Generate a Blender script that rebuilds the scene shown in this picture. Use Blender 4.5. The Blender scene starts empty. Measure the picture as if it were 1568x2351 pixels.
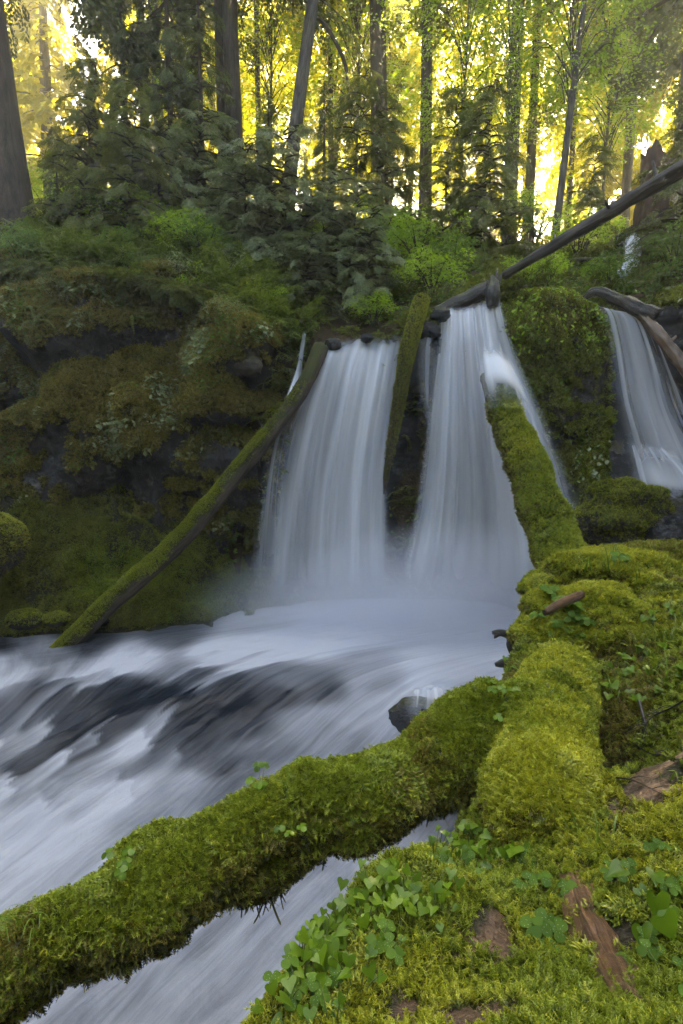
import bpy, math, random
import numpy as np
from mathutils import Vector, Matrix

R = math.radians
rng = np.random.default_rng(7)
random.seed(7)
scene = bpy.context.scene
col = scene.collection

# ------------------------------------------------------------------ camera
CAM_Z, PITCH, VFOV = 3.3, R(8.0), R(84.0)
cam_d = bpy.data.cameras.new('camera')
cam = bpy.data.objects.new('camera', cam_d)
col.objects.link(cam)
cam.location = (0, 0, CAM_Z)
cam.rotation_euler = (math.pi / 2 - PITCH, 0, 0)
cam_d.sensor_fit = 'VERTICAL'
cam_d.sensor_height = 36.0
cam_d.lens = 18.0 / math.tan(VFOV / 2)
cam_d.clip_start = 0.05
cam_d.clip_end = 2000
scene.camera = cam

# ------------------------------------------------------------------ sky and sun
SUN_EL, SUN_AZ = R(43.0), R(17.0)          # the sun stands ahead, a little to the right, behind the trees
world = bpy.data.worlds.new('World')
scene.world = world
world.use_nodes = True
wn = world.node_tree.nodes
wl = world.node_tree.links
wn.clear()
sky = wn.new('ShaderNodeTexSky')
sky.sky_type = 'NISHITA'
sky.sun_disc = False
sky.sun_elevation = SUN_EL
sky.sun_rotation = SUN_AZ
sky.air_density = 0.8
sky.dust_density = 3.0
sky.ozone_density = 0.2
bg = wn.new('ShaderNodeBackground')
bg.inputs['Strength'].default_value = 0.075
wo = wn.new('ShaderNodeOutputWorld')
wl.new(sky.outputs[0], bg.inputs[0])
wl.new(bg.outputs[0], wo.inputs[0])

sun_d = bpy.data.lights.new('sun', 'SUN')
sun_d.energy = 5.0
sun_d.angle = R(0.5)
sun_d.color = (1.0, 0.86, 0.60)
sun = bpy.data.objects.new('sun', sun_d)
col.objects.link(sun)
sdir = Vector((math.sin(SUN_AZ) * math.cos(SUN_EL), math.cos(SUN_AZ) * math.cos(SUN_EL), math.sin(SUN_EL)))
sun.rotation_euler = (-sdir).to_track_quat('-Z', 'Y').to_euler()
sun.location = sdir * 60

scene.view_settings.view_transform = 'Standard'
scene.view_settings.look = 'None'
scene.view_settings.gamma = 1.0
scene.view_settings.exposure = 4.8
scene.view_settings.use_curve_mapping = False
scene.view_settings.use_white_balance = True      # set for open shade, as the photographer did
scene.view_settings.white_balance_temperature = 7300
scene.view_settings.white_balance_tint = 5
cy = scene.cycles
cy.max_bounces = 6
cy.diffuse_bounces = 3
cy.glossy_bounces = 2
cy.transmission_bounces = 3
cy.transparent_max_bounces = 16
cy.volume_bounces = 5
cy.use_denoising = True
cy.use_adaptive_sampling = True
cy.adaptive_threshold = 0.02

# ------------------------------------------------------------------ small maths helpers
FD = 1175.5 / math.tan(VFOV / 2)           # the photograph measured on a 1568 x 2351 grid
def at(px, py, y):
    """point of the world seen at px, py of that grid, y metres ahead"""
    u = (px - 784.0) / FD
    v = -(py - 1175.5) / FD
    dy = math.cos(PITCH) + v * math.sin(PITCH)
    dz = -math.sin(PITCH) + v * math.cos(PITCH)
    return np.array([u / dy * y, y, CAM_Z + dz / dy * y])

def seen(P):
    """where points of the world fall on that grid (used to place foam and to thin out what is far away)"""
    x, y, z = P[:, 0], P[:, 1], P[:, 2] - CAM_Z
    d = y * math.cos(PITCH) - z * math.sin(PITCH)
    w = y * math.sin(PITCH) + z * math.cos(PITCH)
    d = np.where(d < 1e-3, 1e-3, d)
    return np.stack([784 + FD * x / d, 1175.5 - FD * w / d, d], 1)

def hsh(i, j, k, seed):
    h = (i * 374761393 + j * 668265263 + k * 2147483647 + seed * 974634777) & 0xFFFFFFFF
    h = ((h ^ (h >> 13)) * 1274126177) & 0xFFFFFFFF
    h = ((h ^ (h >> 16)) * 2246822519) & 0xFFFFFFFF
    return ((h ^ (h >> 15)) & 0xFFFFFF) / float(0xFFFFFF)

def vnoise(P, seed=0):
    P = np.asarray(P, float)
    f = np.floor(P).astype(np.int64)
    t = P - f
    t = t * t * (3 - 2 * t)
    out = 0
    for a in (0, 1):
        for b in (0, 1):
            for c in (0, 1):
                w = (t[:, 0] if a else 1 - t[:, 0]) * (t[:, 1] if b else 1 - t[:, 1]) * (t[:, 2] if c else 1 - t[:, 2])
                out = out + w * hsh(f[:, 0] + a, f[:, 1] + b, f[:, 2] + c, seed)
    return out

def fbm(P, seed=0, octs=4, gain=0.5):
    P = np.asarray(P, float)
    o = 0; a = 1; s = 0
    for i in range(octs):
        o = o + a * (vnoise(P * 2 ** i + 17.3 * i, seed + i) - 0.5)
        s += a
        a *= gain
    return o / s * 2

def sstep(a, b, x):
    t = np.clip((x - a) / (b - a), 0, 1)
    return t * t * (3 - 2 * t)

class TPS:
    def __init__(self, X, v, lam=1e-3):
        X = np.asarray(X, float); v = np.asarray(v, float); n = len(X)
        K = self.k(X, X) + lam * np.eye(n)
        Pm = np.hstack([np.ones((n, 1)), X])
        A = np.zeros((n + 3, n + 3))
        A[:n, :n] = K; A[:n, n:] = Pm; A[n:, :n] = Pm.T
        self.w = np.linalg.solve(A, np.concatenate([v, np.zeros(3)]))
        self.X = X
    def k(self, A, B):
        d2 = ((A[:, None, :] - B[None, :, :]) ** 2).sum(-1)
        return 0.5 * d2 * np.log(d2 + 1e-9)
    def __call__(self, Q):
        Q = np.asarray(Q, float)
        n = len(self.X)
        return self.k(Q, self.X) @ self.w[:n] + self.w[n] + Q @ self.w[n + 1:]

# ------------------------------------------------------------------ meshes and objects
def mesh(name, V, Fs, mats, uv=None, attrs=None, smooth=True, midx=None):
    """V (n,3); Fs a list of int arrays (m,3) or (m,4)"""
    V = np.asarray(V, np.float32)
    if not isinstance(Fs, list): Fs = [Fs]
    Fs = [np.asarray(f, np.int32) for f in Fs if len(f)]
    tot = np.concatenate([np.full(len(f), f.shape[1], np.int32) for f in Fs])
    li = np.concatenate([f.ravel() for f in Fs])
    st = np.concatenate([[0], np.cumsum(tot)[:-1]]).astype(np.int32)
    me = bpy.data.meshes.new(name)
    me.vertices.add(len(V)); me.loops.add(len(li)); me.polygons.add(len(tot))
    me.vertices.foreach_set('co', V.ravel())
    me.loops.foreach_set('vertex_index', li)
    me.polygons.foreach_set('loop_start', st)
    me.polygons.foreach_set('loop_total', tot)
    me.polygons.foreach_set('use_smooth', np.full(len(tot), smooth, bool))
    if not isinstance(mats, (list, tuple)): mats = [mats]
    for m in mats: me.materials.append(m)
    if midx is not None: me.polygons.foreach_set('material_index', np.asarray(midx, np.int32))
    if uv is not None:
        ul = me.uv_layers.new(name='uv')
        ul.data.foreach_set('uv', np.asarray(uv, np.float32)[li].ravel())
    for k, a in (attrs or {}).items():
        a = np.asarray(a, np.float32)
        if a.ndim == 1:
            at_ = me.attributes.new(k, 'FLOAT', 'POINT'); at_.data.foreach_set('value', a)
        else:
            at_ = me.attributes.new(k, 'FLOAT_VECTOR', 'POINT'); at_.data.foreach_set('vector', a.ravel())
    me.update()
    return me

def obj(name, me, parent=None, kind=None, loc=None):
    o = bpy.data.objects.new(name, me)
    col.objects.link(o)
    if parent is not None: o.parent = parent
    if loc is not None: o.location = loc
    if kind: o['kind'] = kind
    return o

def tag(o, label, cat, group=None):
    o['label'] = label; o['category'] = cat
    if group: o['group'] = group
    return o

def thing(name, label, cat, loc=(0, 0, 0), rot=(0, 0, 0), group=None):
    o = bpy.data.objects.new(name, None)
    o.empty_display_size = 0.1
    col.objects.link(o)
    o.location = loc; o.rotation_euler = rot
    return tag(o, label, cat, group)

def grid_faces(nu, nv, closed=False):
    """vertex index = i*nv + j, i in nu, j in nv"""
    i = np.arange(nu - 1)[:, None]
    j = np.arange(nv if closed else nv - 1)[None, :]
    jn = (j + 1) % nv
    a = i * nv + j; b = i * nv + jn; c = (i + 1) * nv + jn; d = (i + 1) * nv + j
    return np.stack(np.broadcast_arrays(a, b, c, d), -1).reshape(-1, 4)

def unit(v):
    return v / (np.linalg.norm(v, axis=-1, keepdims=True) + 1e-12)

def spline(pts, n):
    """Catmull-Rom through pts (k,d) resampled evenly to n"""
    p = np.asarray(pts, float)
    if len(p) == 2:
        t = np.linspace(0, 1, n)[:, None]
        return p[0] * (1 - t) + p[1] * t
    e = np.vstack([2 * p[0] - p[1], p, 2 * p[-1] - p[-2]])
    out = []
    for i in range(len(p) - 1):
        t = np.linspace(0, 1, 24, endpoint=False)[:, None]
        a, b, c, d = e[i], e[i + 1], e[i + 2], e[i + 3]
        out.append(0.5 * ((2 * b) + (-a + c) * t + (2 * a - 5 * b + 4 * c - d) * t ** 2 + (-a + 3 * b - 3 * c + d) * t ** 3))
    out.append(p[-1:])
    q = np.vstack(out)
    L = np.concatenate([[0], np.cumsum(np.linalg.norm(np.diff(q[:, :3], axis=0), axis=1))])
    s = np.linspace(0, L[-1], n)
    return np.stack([np.interp(s, L, q[:, k]) for k in range(q.shape[1])], 1)

def tube(pts, n=24, seg=12, bump=0.0, bfreq=3.0, seed=0, flute=0.0, caps=True, ragged=0.0):
    """pts rows x,y,z,r -> V, quads (+cap tris), uv"""
    q = spline(pts, n)
    c, r = q[:, :3], q[:, 3]
    t = unit(np.gradient(c, axis=0))
    ref = np.array([0, 0, 1.0]) if abs(t[0, 2]) < 0.9 else np.array([0, 1.0, 0])
    x = np.zeros_like(c); x[0] = unit(np.cross(ref, t[0]))
    for i in range(1, n):
        v = x[i - 1] - t[i] * (x[i - 1] @ t[i])
        x[i] = v / np.linalg.norm(v)
    y = np.cross(t, x)
    a = np.linspace(0, 2 * math.pi, seg, endpoint=False)
    dirs = np.cos(a)[None, :, None] * x[:, None, :] + np.sin(a)[None, :, None] * y[:, None, :]
    rad = np.repeat(r[:, None], seg, 1)
    base = c[:, None, :] + dirs * rad[..., None]
    if bump or flute:
        d = 0
        if bump: d = d + bump * fbm((base * bfreq).reshape(-1, 3), seed, 4).reshape(n, seg)
        if flute:
            L = np.linspace(0, 1, n)[:, None]
            qq = np.stack(np.broadcast_arrays(np.cos(a)[None] * 2.2, np.sin(a)[None] * 2.2, L * 1.5), -1).reshape(-1, 3)
            d = d + flute * rad * fbm(qq * 1.6, seed + 9, 3).reshape(n, seg)
        rad = rad + d
    V = c[:, None, :] + dirs * rad[..., None]
    if ragged:
        rg = np.random.default_rng(seed + 5)
        for e, s in ((0, -1), (n - 1, 1)):
            V[e] += t[e] * s * (ragged * rg.random(seg)[:, None])
    L = np.concatenate([[0], np.cumsum(np.linalg.norm(np.diff(c, axis=0), axis=1))])
    uv = np.stack(np.broadcast_arrays(L[:, None], (a / (2 * math.pi))[None]), -1).reshape(-1, 2)
    V = V.reshape(-1, 3)
    Fs = [grid_faces(n, seg, True)]
    if caps:
        k = len(V)
        V = np.vstack([V, c[0] + t[0] * r[0] * 0.05, c[-1] - t[-1] * r[-1] * 0.05])
        uv = np.vstack([uv, [[0, 0.5], [L[-1], 0.5]]])
        j = np.arange(seg); jn = (j + 1) % seg
        Fs.append(np.stack([np.full(seg, k), jn, j], 1))
        b = (n - 1) * seg
        Fs.append(np.stack([np.full(seg, k + 1), b + j, b + jn], 1))
    return V, Fs, uv

def ellipsoid(c, r, nu=28, nv=36, bump=0.0, bfreq=2.0, seed=0, rot=0.0):
    th = np.linspace(0.02, math.pi - 0.02, nu)[:, None]
    ph = np.linspace(0, 2 * math.pi, nv, endpoint=False)[None]
    d = np.stack(np.broadcast_arrays(np.sin(th) * np.cos(ph), np.sin(th) * np.sin(ph), np.cos(th) + 0 * ph), -1).reshape(-1, 3)
    V = d * np.asarray(r)
    k = 1 + bump * fbm(d * bfreq, seed, 5)
    V = V * k[:, None]
    cr, sr = math.cos(rot), math.sin(rot)
    V = np.stack([V[:, 0] * cr - V[:, 1] * sr, V[:, 0] * sr + V[:, 1] * cr, V[:, 2]], 1)
    return V + np.asarray(c), [grid_faces(nu, nv, True)[:, ::-1]]

def tris_of(Fs):
    out = []
    for f in (Fs if isinstance(Fs, list) else [Fs]):
        f = np.asarray(f)
        if f.shape[1] == 4:
            out += [f[:, [0, 1, 2]], f[:, [0, 2, 3]]]
        else: out.append(f)
    return np.vstack(out)

def sample(V, Fs, n, weight=None, seed=0):
    """n points and normals on a surface; weight(P, N) scales the density"""
    g = np.random.default_rng(seed)
    T = tris_of(Fs)
    A, B, C = V[T[:, 0]], V[T[:, 1]], V[T[:, 2]]
    cr = np.cross(B - A, C - A)
    ar = np.linalg.norm(cr, axis=1)
    N = cr / (ar[:, None] + 1e-12)
    w = ar.copy()
    if weight is not None: w = w * np.clip(weight((A + B + C) / 3, N), 0, None)
    cs = np.cumsum(w)
    k = np.minimum(np.searchsorted(cs, g.random(n) * cs[-1]), len(T) - 1)
    a, b = g.random(n), g.random(n)
    f = a + b > 1
    a[f] = 1 - a[f]; b[f] = 1 - b[f]
    P = A[k] + (B[k] - A[k]) * a[:, None] + (C[k] - A[k]) * b[:, None]
    return P, N[k]

def basis(Z, spin, X0=None):
    """rotation matrices (n,3,3) with columns x,y,z; z along Z"""
    Z = unit(Z)
    if X0 is None:
        h = np.where(np.abs(Z[:, 2:3]) < 0.95, np.array([[0, 0, 1.0]]), np.array([[1.0, 0, 0]]))
        X = unit(np.cross(h, Z))
    else:
        X = unit(X0 - Z * (X0 * Z).sum(1, keepdims=True))
    Y = np.cross(Z, X)
    c, s = np.cos(spin)[:, None], np.sin(spin)[:, None]
    return np.stack([X * c + Y * s, -X * s + Y * c, Z], -1)

def eulers(M):
    ry = np.arcsin(np.clip(-M[:, 2, 0], -1, 1))
    return np.stack([np.arctan2(M[:, 2, 1], M[:, 2, 2]), ry, np.arctan2(M[:, 1, 0], M[:, 0, 0])], 1)

def join(protos, idx, P, M, S):
    """copies of small meshes (V,F4) joined into one set of arrays"""
    Vs, Fq, k = [], [], 0
    ext = []
    for p, pr in enumerate(protos):
        s = np.where(idx == p)[0]
        if not len(s): continue
        V, F = pr[0], pr[1]
        W = np.einsum('nij,vj->nvi', M[s] * S[s][:, None, None], V) + P[s][:, None, :]
        Vs.append(W.reshape(-1, 3))
        Fq.append((F[None] + (np.arange(len(s)) * len(V))[:, None, None] + k).reshape(-1, F.shape[1]))
        if len(pr) > 2: ext.append(np.tile(pr[2], len(s)))
        k += len(s) * len(V)
    return np.vstack(Vs), np.vstack(Fq), (np.concatenate(ext) if ext else None)

# geometry-nodes scatter for things nobody could count (moss)
def scatter_tree(coll):
    ng = bpy.data.node_groups.new('scatter_' + coll.name, 'GeometryNodeTree')
    ng.interface.new_socket('Geometry', in_out='INPUT', socket_type='NodeSocketGeometry')
    ng.interface.new_socket('Geometry', in_out='OUTPUT', socket_type='NodeSocketGeometry')
    N, L = ng.nodes, ng.links
    gi = N.new('NodeGroupInput'); go = N.new('NodeGroupOutput')
    io = N.new('GeometryNodeInstanceOnPoints')
    ci = N.new('GeometryNodeCollectionInfo')
    ci.inputs['Collection'].default_value = coll
    ci.inputs['Separate Children'].default_value = True
    ci.inputs['Reset Children'].default_value = True
    def na(nm, ty):
        a = N.new('GeometryNodeInputNamedAttribute'); a.data_type = ty
        a.inputs['Name'].default_value = nm
        return a.outputs[0]
    er = N.new('FunctionNodeEulerToRotation')
    L.new(na('rot', 'FLOAT_VECTOR'), er.inputs[0])
    L.new(er.outputs[0], io.inputs['Rotation'])
    L.new(na('scl', 'FLOAT'), io.inputs['Scale'])
    L.new(na('pick', 'FLOAT'), io.inputs['Instance Index'])
    io.inputs['Pick Instance'].default_value = True
    L.new(gi.outputs[0], io.inputs['Points'])
    L.new(ci.outputs[0], io.inputs['Instance'])
    L.new(io.outputs[0], go.inputs[0])
    return ng

def scatter(name, coll, P, M, S, pick, parent=None):
    me = bpy.data.meshes.new(name)
    me.vertices.add(len(P))
    me.vertices.foreach_set('co', np.asarray(P, np.float32).ravel())
    for k, a, ty in (('rot', eulers(M), 'FLOAT_VECTOR'), ('scl', S, 'FLOAT'), ('pick', pick, 'FLOAT')):
        t = me.attributes.new(k, ty, 'POINT')
        t.data.foreach_set('vector' if ty == 'FLOAT_VECTOR' else 'value', np.asarray(a, np.float32).ravel())
    for o in coll.objects:
        m = o.data.materials[0]
        if m.name not in me.materials: me.materials.append(m)
    o = obj(name, me, parent, 'stuff')
    md = o.modifiers.new('scatter', 'NODES')
    md.node_group = TREES.setdefault(coll.name, None) or scatter_tree(coll)
    TREES[coll.name] = md.node_group
    return o
TREES = {}

# ------------------------------------------------------------------ materials
class NT:
    def __init__(self, name):
        self.m = bpy.data.materials.new(name); self.m.use_nodes = True
        self.t = self.m.node_tree; self.t.nodes.clear()
        self.out = self.n('ShaderNodeOutputMaterial')
    def n(self, ty, **kw):
        a = self.t.nodes.new(ty)
        for k, v in kw.items(): setattr(a, k, v)
        return a
    def l(self, a, b): self.t.links.new(a, b)
    def pos(self): return self.n('ShaderNodeNewGeometry').outputs['Position']
    def set(self, sock, v):
        if hasattr(v, 'is_linked'): self.l(v, sock)
        else: sock.default_value = v
    def noise(self, scale, detail=4, rough=0.55, vec=None, stretch=None, dist=0.0):
        a = self.n('ShaderNodeTexNoise')
        a.inputs['Scale'].default_value = scale; a.inputs['Detail'].default_value = detail
        a.inputs['Roughness'].default_value = rough; a.inputs['Distortion'].default_value = dist
        vec = vec if vec is not None else self.pos()
        if stretch is not None:
            mp = self.n('ShaderNodeMapping'); mp.inputs['Scale'].default_value = stretch
            self.l(vec, mp.inputs['Vector']); vec = mp.outputs[0]
        self.l(vec, a.inputs['Vector'])
        return a.outputs['Fac']
    def ramp(self, fac, stops):
        a = self.n('ShaderNodeValToRGB')
        e = a.color_ramp.elements
        while len(e) < len(stops): e.new(0.5)
        for i, (p, c) in enumerate(stops):
            e[i].position = p
            e[i].color = (c, c, c, 1) if isinstance(c, (int, float)) else (*c, 1)
        self.l(fac, a.inputs[0])
        return a.outputs[0]
    def math(self, op, a, b=0.0, clamp=False):
        n = self.n('ShaderNodeMath', operation=op, use_clamp=clamp)
        self.set(n.inputs[0], a); self.set(n.inputs[1], b)
        return n.outputs[0]
    def mix(self, f, a, b, mode='MIX'):
        n = self.n('ShaderNodeMix', data_type='RGBA', blend_type=mode)
        self.set(n.inputs['Factor'], f)
        for s, v in ((n.inputs[6], a), (n.inputs[7], b)):
            if hasattr(v, 'is_linked'): self.l(v, s)
            else: s.default_value = (*v, 1)
        return n.outputs[2]
    def attr(self, nm):
        a = self.n('ShaderNodeAttribute', attribute_name=nm)
        return a.outputs['Fac']
    def uv(self):
        return self.n('ShaderNodeUVMap', uv_map='uv').outputs[0]
    def up(self):
        g = self.n('ShaderNodeNewGeometry'); s = self.n('ShaderNodeSeparateXYZ')
        self.l(g.outputs['Normal'], s.inputs[0]); return s.outputs[2]
    def bump(self, h, strength=0.5, dist=0.05):
        b = self.n('ShaderNodeBump')
        b.inputs['Strength'].default_value = strength; b.inputs['Distance'].default_value = dist
        self.l(h, b.inputs['Height']); return b.outputs[0]
    def bsdf(self, color, rough=0.7, spec=0.3, normal=None):
        p = self.n('ShaderNodeBsdfPrincipled')
        self.set(p.inputs['Base Color'], color if hasattr(color, 'is_linked') else (*color, 1))
        self.set(p.inputs['Roughness'], rough)
        self.set(p.inputs['Specular IOR Level'], spec)
        if normal is not None: self.l(normal, p.inputs['Normal'])
        return p.outputs[0]
    def mixs(self, f, a, b):
        m = self.n('ShaderNodeMixShader'); self.set(m.inputs[0], f)
        self.l(a, m.inputs[1]); self.l(b, m.inputs[2]); return m.outputs[0]
    def done(self, s):
        self.l(s, self.out.inputs['Surface']); return self.m

def leaf_mat(name, dark, light, trans=0.4, tcol=None, rough=0.5, spec=0.3, scale=1.2, tip=None, warm=None):
    k = NT(name)
    f = k.noise(scale, 3)
    oi = k.n('ShaderNodeObjectInfo').outputs['Random']
    gi = k.n('ShaderNodeNewGeometry').outputs['Random Per Island']
    f2 = k.math('ADD', k.math('MULTIPLY', f, 0.9), k.math('ADD', k.math('MULTIPLY', oi, 0.25), k.math('MULTIPLY', gi, 0.35)))
    c = k.ramp(f2, [(0.42, dark), (0.98, light)])
    if warm is not None:
        c = k.mix(k.ramp(k.noise(scale * 0.45, 4, 0.6), [(0.5, 0.0), (0.68, 0.8)]), c, warm)
    if tip is not None: c = k.mix(k.ramp(k.attr('tip'), [(0.35, 0.0), (1.0, 1.0)]), c, tip)  # pale new growth at tips; darker shoot bases stand in for shade
    p = k.bsdf(c, rough, spec)
    if trans <= 0: return k.done(p)
    tr = k.n('ShaderNodeBsdfTranslucent')
    tc = k.mix(1.0, c, tcol or (1.6, 1.5, 0.7), 'MULTIPLY')
    k.l(tc, tr.inputs['Color'])
    return k.done(k.mixs(trans, p, tr.outputs[0]))

M = {}
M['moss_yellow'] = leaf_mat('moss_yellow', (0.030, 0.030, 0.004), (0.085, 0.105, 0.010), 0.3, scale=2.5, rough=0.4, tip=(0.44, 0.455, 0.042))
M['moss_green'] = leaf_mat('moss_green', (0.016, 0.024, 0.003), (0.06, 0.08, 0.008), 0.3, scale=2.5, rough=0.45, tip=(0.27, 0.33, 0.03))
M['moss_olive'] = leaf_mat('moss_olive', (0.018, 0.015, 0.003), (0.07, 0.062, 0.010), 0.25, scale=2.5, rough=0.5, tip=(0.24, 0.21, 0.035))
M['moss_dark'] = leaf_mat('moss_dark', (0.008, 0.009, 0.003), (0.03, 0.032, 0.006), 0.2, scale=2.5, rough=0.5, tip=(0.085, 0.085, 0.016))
M['moss_far'] = leaf_mat('moss_far', (0.012, 0.014, 0.003), (0.09, 0.10, 0.012), 0.2, scale=0.9, rough=0.7, tip=(0.20, 0.22, 0.028), warm=(0.07, 0.055, 0.012))
M['moss_cliff'] = leaf_mat('moss_cliff', (0.012, 0.012, 0.003), (0.075, 0.072, 0.012), 0.2, scale=1.3, rough=0.7, tip=(0.26, 0.22, 0.04), warm=(0.07, 0.05, 0.011))
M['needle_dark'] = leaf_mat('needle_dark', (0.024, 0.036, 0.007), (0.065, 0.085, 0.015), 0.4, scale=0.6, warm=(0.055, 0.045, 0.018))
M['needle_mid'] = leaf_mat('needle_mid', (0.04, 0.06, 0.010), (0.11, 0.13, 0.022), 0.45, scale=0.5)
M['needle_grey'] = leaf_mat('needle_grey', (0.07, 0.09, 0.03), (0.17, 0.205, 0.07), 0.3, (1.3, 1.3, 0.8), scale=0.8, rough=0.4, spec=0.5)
M['needle_sun_tint'] = leaf_mat('needle_sun_tint', (0.11, 0.13, 0.014), (0.27, 0.265, 0.035), 0.65, (2.0, 1.75, 0.6), scale=0.3)  # colour raised and yellowed to imitate sunlight in the far needles
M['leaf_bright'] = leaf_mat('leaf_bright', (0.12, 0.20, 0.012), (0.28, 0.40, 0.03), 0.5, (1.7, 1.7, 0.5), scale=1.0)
M['leaf_sun'] = leaf_mat('leaf_sun', (0.18, 0.215, 0.014), (0.39, 0.40, 0.04), 0.7, (2.0, 1.8, 0.7), scale=0.5)  # sun glow partly put into the colour: brighter, yellower leaves
M['leaf_alder'] = leaf_mat('leaf_alder', (0.11, 0.19, 0.012), (0.25, 0.35, 0.03), 0.6, (1.7, 1.7, 0.5), scale=0.8)
M['leaf_green'] = leaf_mat('leaf_green', (0.04, 0.085, 0.01), (0.11, 0.19, 0.025), 0.45, scale=1.0)
M['leaf_dull'] = leaf_mat('leaf_dull', (0.09, 0.12, 0.045), (0.25, 0.29, 0.13), 0.3, scale=1.0, rough=0.35, spec=0.5)
M['fern'] = leaf_mat('fern', (0.05, 0.08, 0.010), (0.14, 0.19, 0.025), 0.35, scale=1.0, rough=0.4, spec=0.4)
M['grass'] = leaf_mat('grass', (0.08, 0.13, 0.015), (0.17, 0.26, 0.03), 0.4, scale=2.0, rough=0.35, spec=0.5)
M['heart_leaf'] = leaf_mat('heart_leaf', (0.03, 0.065, 0.004), (0.12, 0.20, 0.012), 0.3, scale=4.0, rough=0.3, spec=0.22)
M['clover_leaf'] = leaf_mat('clover_leaf', (0.03, 0.065, 0.010), (0.085, 0.15, 0.016), 0.25, scale=4.0, rough=0.6, spec=0.1)
M['stem'] = leaf_mat('stem', (0.06, 0.08, 0.015), (0.10, 0.12, 0.03), 0.0, scale=3.0)

def bark_mat(name, a, b, moss=None, amount=0.0, grain=14.0, rough=0.8, spec=0.25, wet=False, scale=1.0):
    k = NT(name)
    uv = k.uv()
    g = k.noise(grain, 6, 0.7, uv, (0.16 * scale, 1.6, 1.0), 0.5)
    n = k.noise(2.3, 5)
    c = k.ramp(k.math('ADD', k.math('MULTIPLY', g, 0.8), k.math('MULTIPLY', n, 0.25)), [(0.38, tuple(x * .6 for x in a)), (0.66, tuple(x * 1.15 for x in b))])
    h = g
    if moss is not None:
        fm = k.math('ADD', k.math('MULTIPLY', k.up(), 0.35), k.noise(4.0, 5, 0.6))
        fac = k.ramp(fm, [(0.72 - amount, 0.0), (0.80 - amount, 1.0)])
        mc = k.ramp(k.noise(38.0, 3), [(0.3, tuple(x * 0.45 for x in moss)), (0.75, moss)])
        c = k.mix(fac, c, mc)
        h = k.math('ADD', g, k.math('MULTIPLY', k.noise(45.0, 3), 1.2))
    return k.done(k.bsdf(c, k.ramp(g, [(0.3, rough), (0.7, rough * (0.4 if wet else 0.9))]), spec, k.bump(h, 0.7, 0.03)))

M['bark_brown'] = bark_mat('bark_brown', (0.012, 0.009, 0.006), (0.06, 0.044, 0.028), (0.06, 0.055, 0.014), 0.02)
M['bark_grey'] = bark_mat('bark_grey', (0.022, 0.019, 0.015), (0.10, 0.088, 0.07), (0.07, 0.07, 0.03), 0.0)
M['bark_far'] = bark_mat('bark_far', (0.03, 0.02, 0.012), (0.12, 0.085, 0.05))
M['log_mossy'] = bark_mat('log_mossy', (0.018, 0.013, 0.009), (0.10, 0.078, 0.055), (0.05, 0.055, 0.008), 0.22)
M['log_dark'] = bark_mat('log_dark', (0.008, 0.007, 0.006), (0.05, 0.04, 0.03), (0.06, 0.06, 0.012), 0.0, rough=0.5, wet=True, spec=0.5)
M['log_grey'] = bark_mat('log_grey', (0.010, 0.009, 0.008), (0.05, 0.043, 0.035), grain=10, rough=0.6, spec=0.4)
M['log_brown'] = bark_mat('log_brown', (0.025, 0.014, 0.008), (0.16, 0.095, 0.05), grain=12, rough=0.4, wet=True, spec=0.6)
M['stump_red'] = bark_mat('stump_red', (0.010, 0.006, 0.004), (0.075, 0.040, 0.022), grain=12, rough=0.8)
M['rotten'] = bark_mat('rotten', (0.014, 0.008, 0.005), (0.17, 0.09, 0.045), grain=24, rough=0.5, wet=True, spec=0.4)
M['twig'] = bark_mat('twig', (0.006, 0.005, 0.005), (0.03, 0.024, 0.02), grain=20, rough=0.45, spec=0.5)

def rock_mat(name, a, b, wet, moss, amount, mscale=1.2, brown=(0.05, 0.036, 0.012)):
    k = NT(name)
    n1 = k.noise(1.7, 8, 0.62); n2 = k.noise(9.0, 6, 0.65)
    vo = k.n('ShaderNodeTexVoronoi'); vo.inputs['Scale'].default_value = 3.2
    k.l(k.pos(), vo.inputs['Vector'])
    base = k.ramp(k.math('ADD', k.math('MULTIPLY', n1, 0.6), k.math('MULTIPLY', n2, 0.45)), [(0.34, a), (0.72, b)])
    lich = k.ramp(k.noise(3.1, 6, 0.7), [(0.56, 0.0), (0.64, 1.0)])
    base = k.mix(k.math('MULTIPLY', lich, 0.6), base, tuple(min(1, x * 2.0 + 0.03) for x in b))
    fm = k.math('ADD', k.math('MULTIPLY', k.up(), 0.4), k.noise(mscale, 6, 0.6))
    fac = k.ramp(fm, [(0.66 - amount, 0.0), (0.76 - amount, 1.0)])
    mc = k.mix(k.ramp(k.noise(0.9, 4), [(0.42, 0.0), (0.6, 1.0)]), moss, brown)
    mc = k.mix(k.ramp(k.noise(26.0, 4), [(0.3, 0.0), (0.7, 1.0)]), tuple(x * 0.4 for x in moss), mc)
    c = k.mix(fac, base, mc)
    h = k.math('ADD', k.math('MULTIPLY', n1, 1.5), k.math('ADD', n2, k.math('MULTIPLY', vo.outputs['Distance'], 0.6)))
    r = k.mix(fac, (wet, wet, wet), (0.85, 0.85, 0.85))
    return k.done(k.bsdf(c, r, 0.45, k.bump(h, 0.9, 0.12)))

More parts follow.
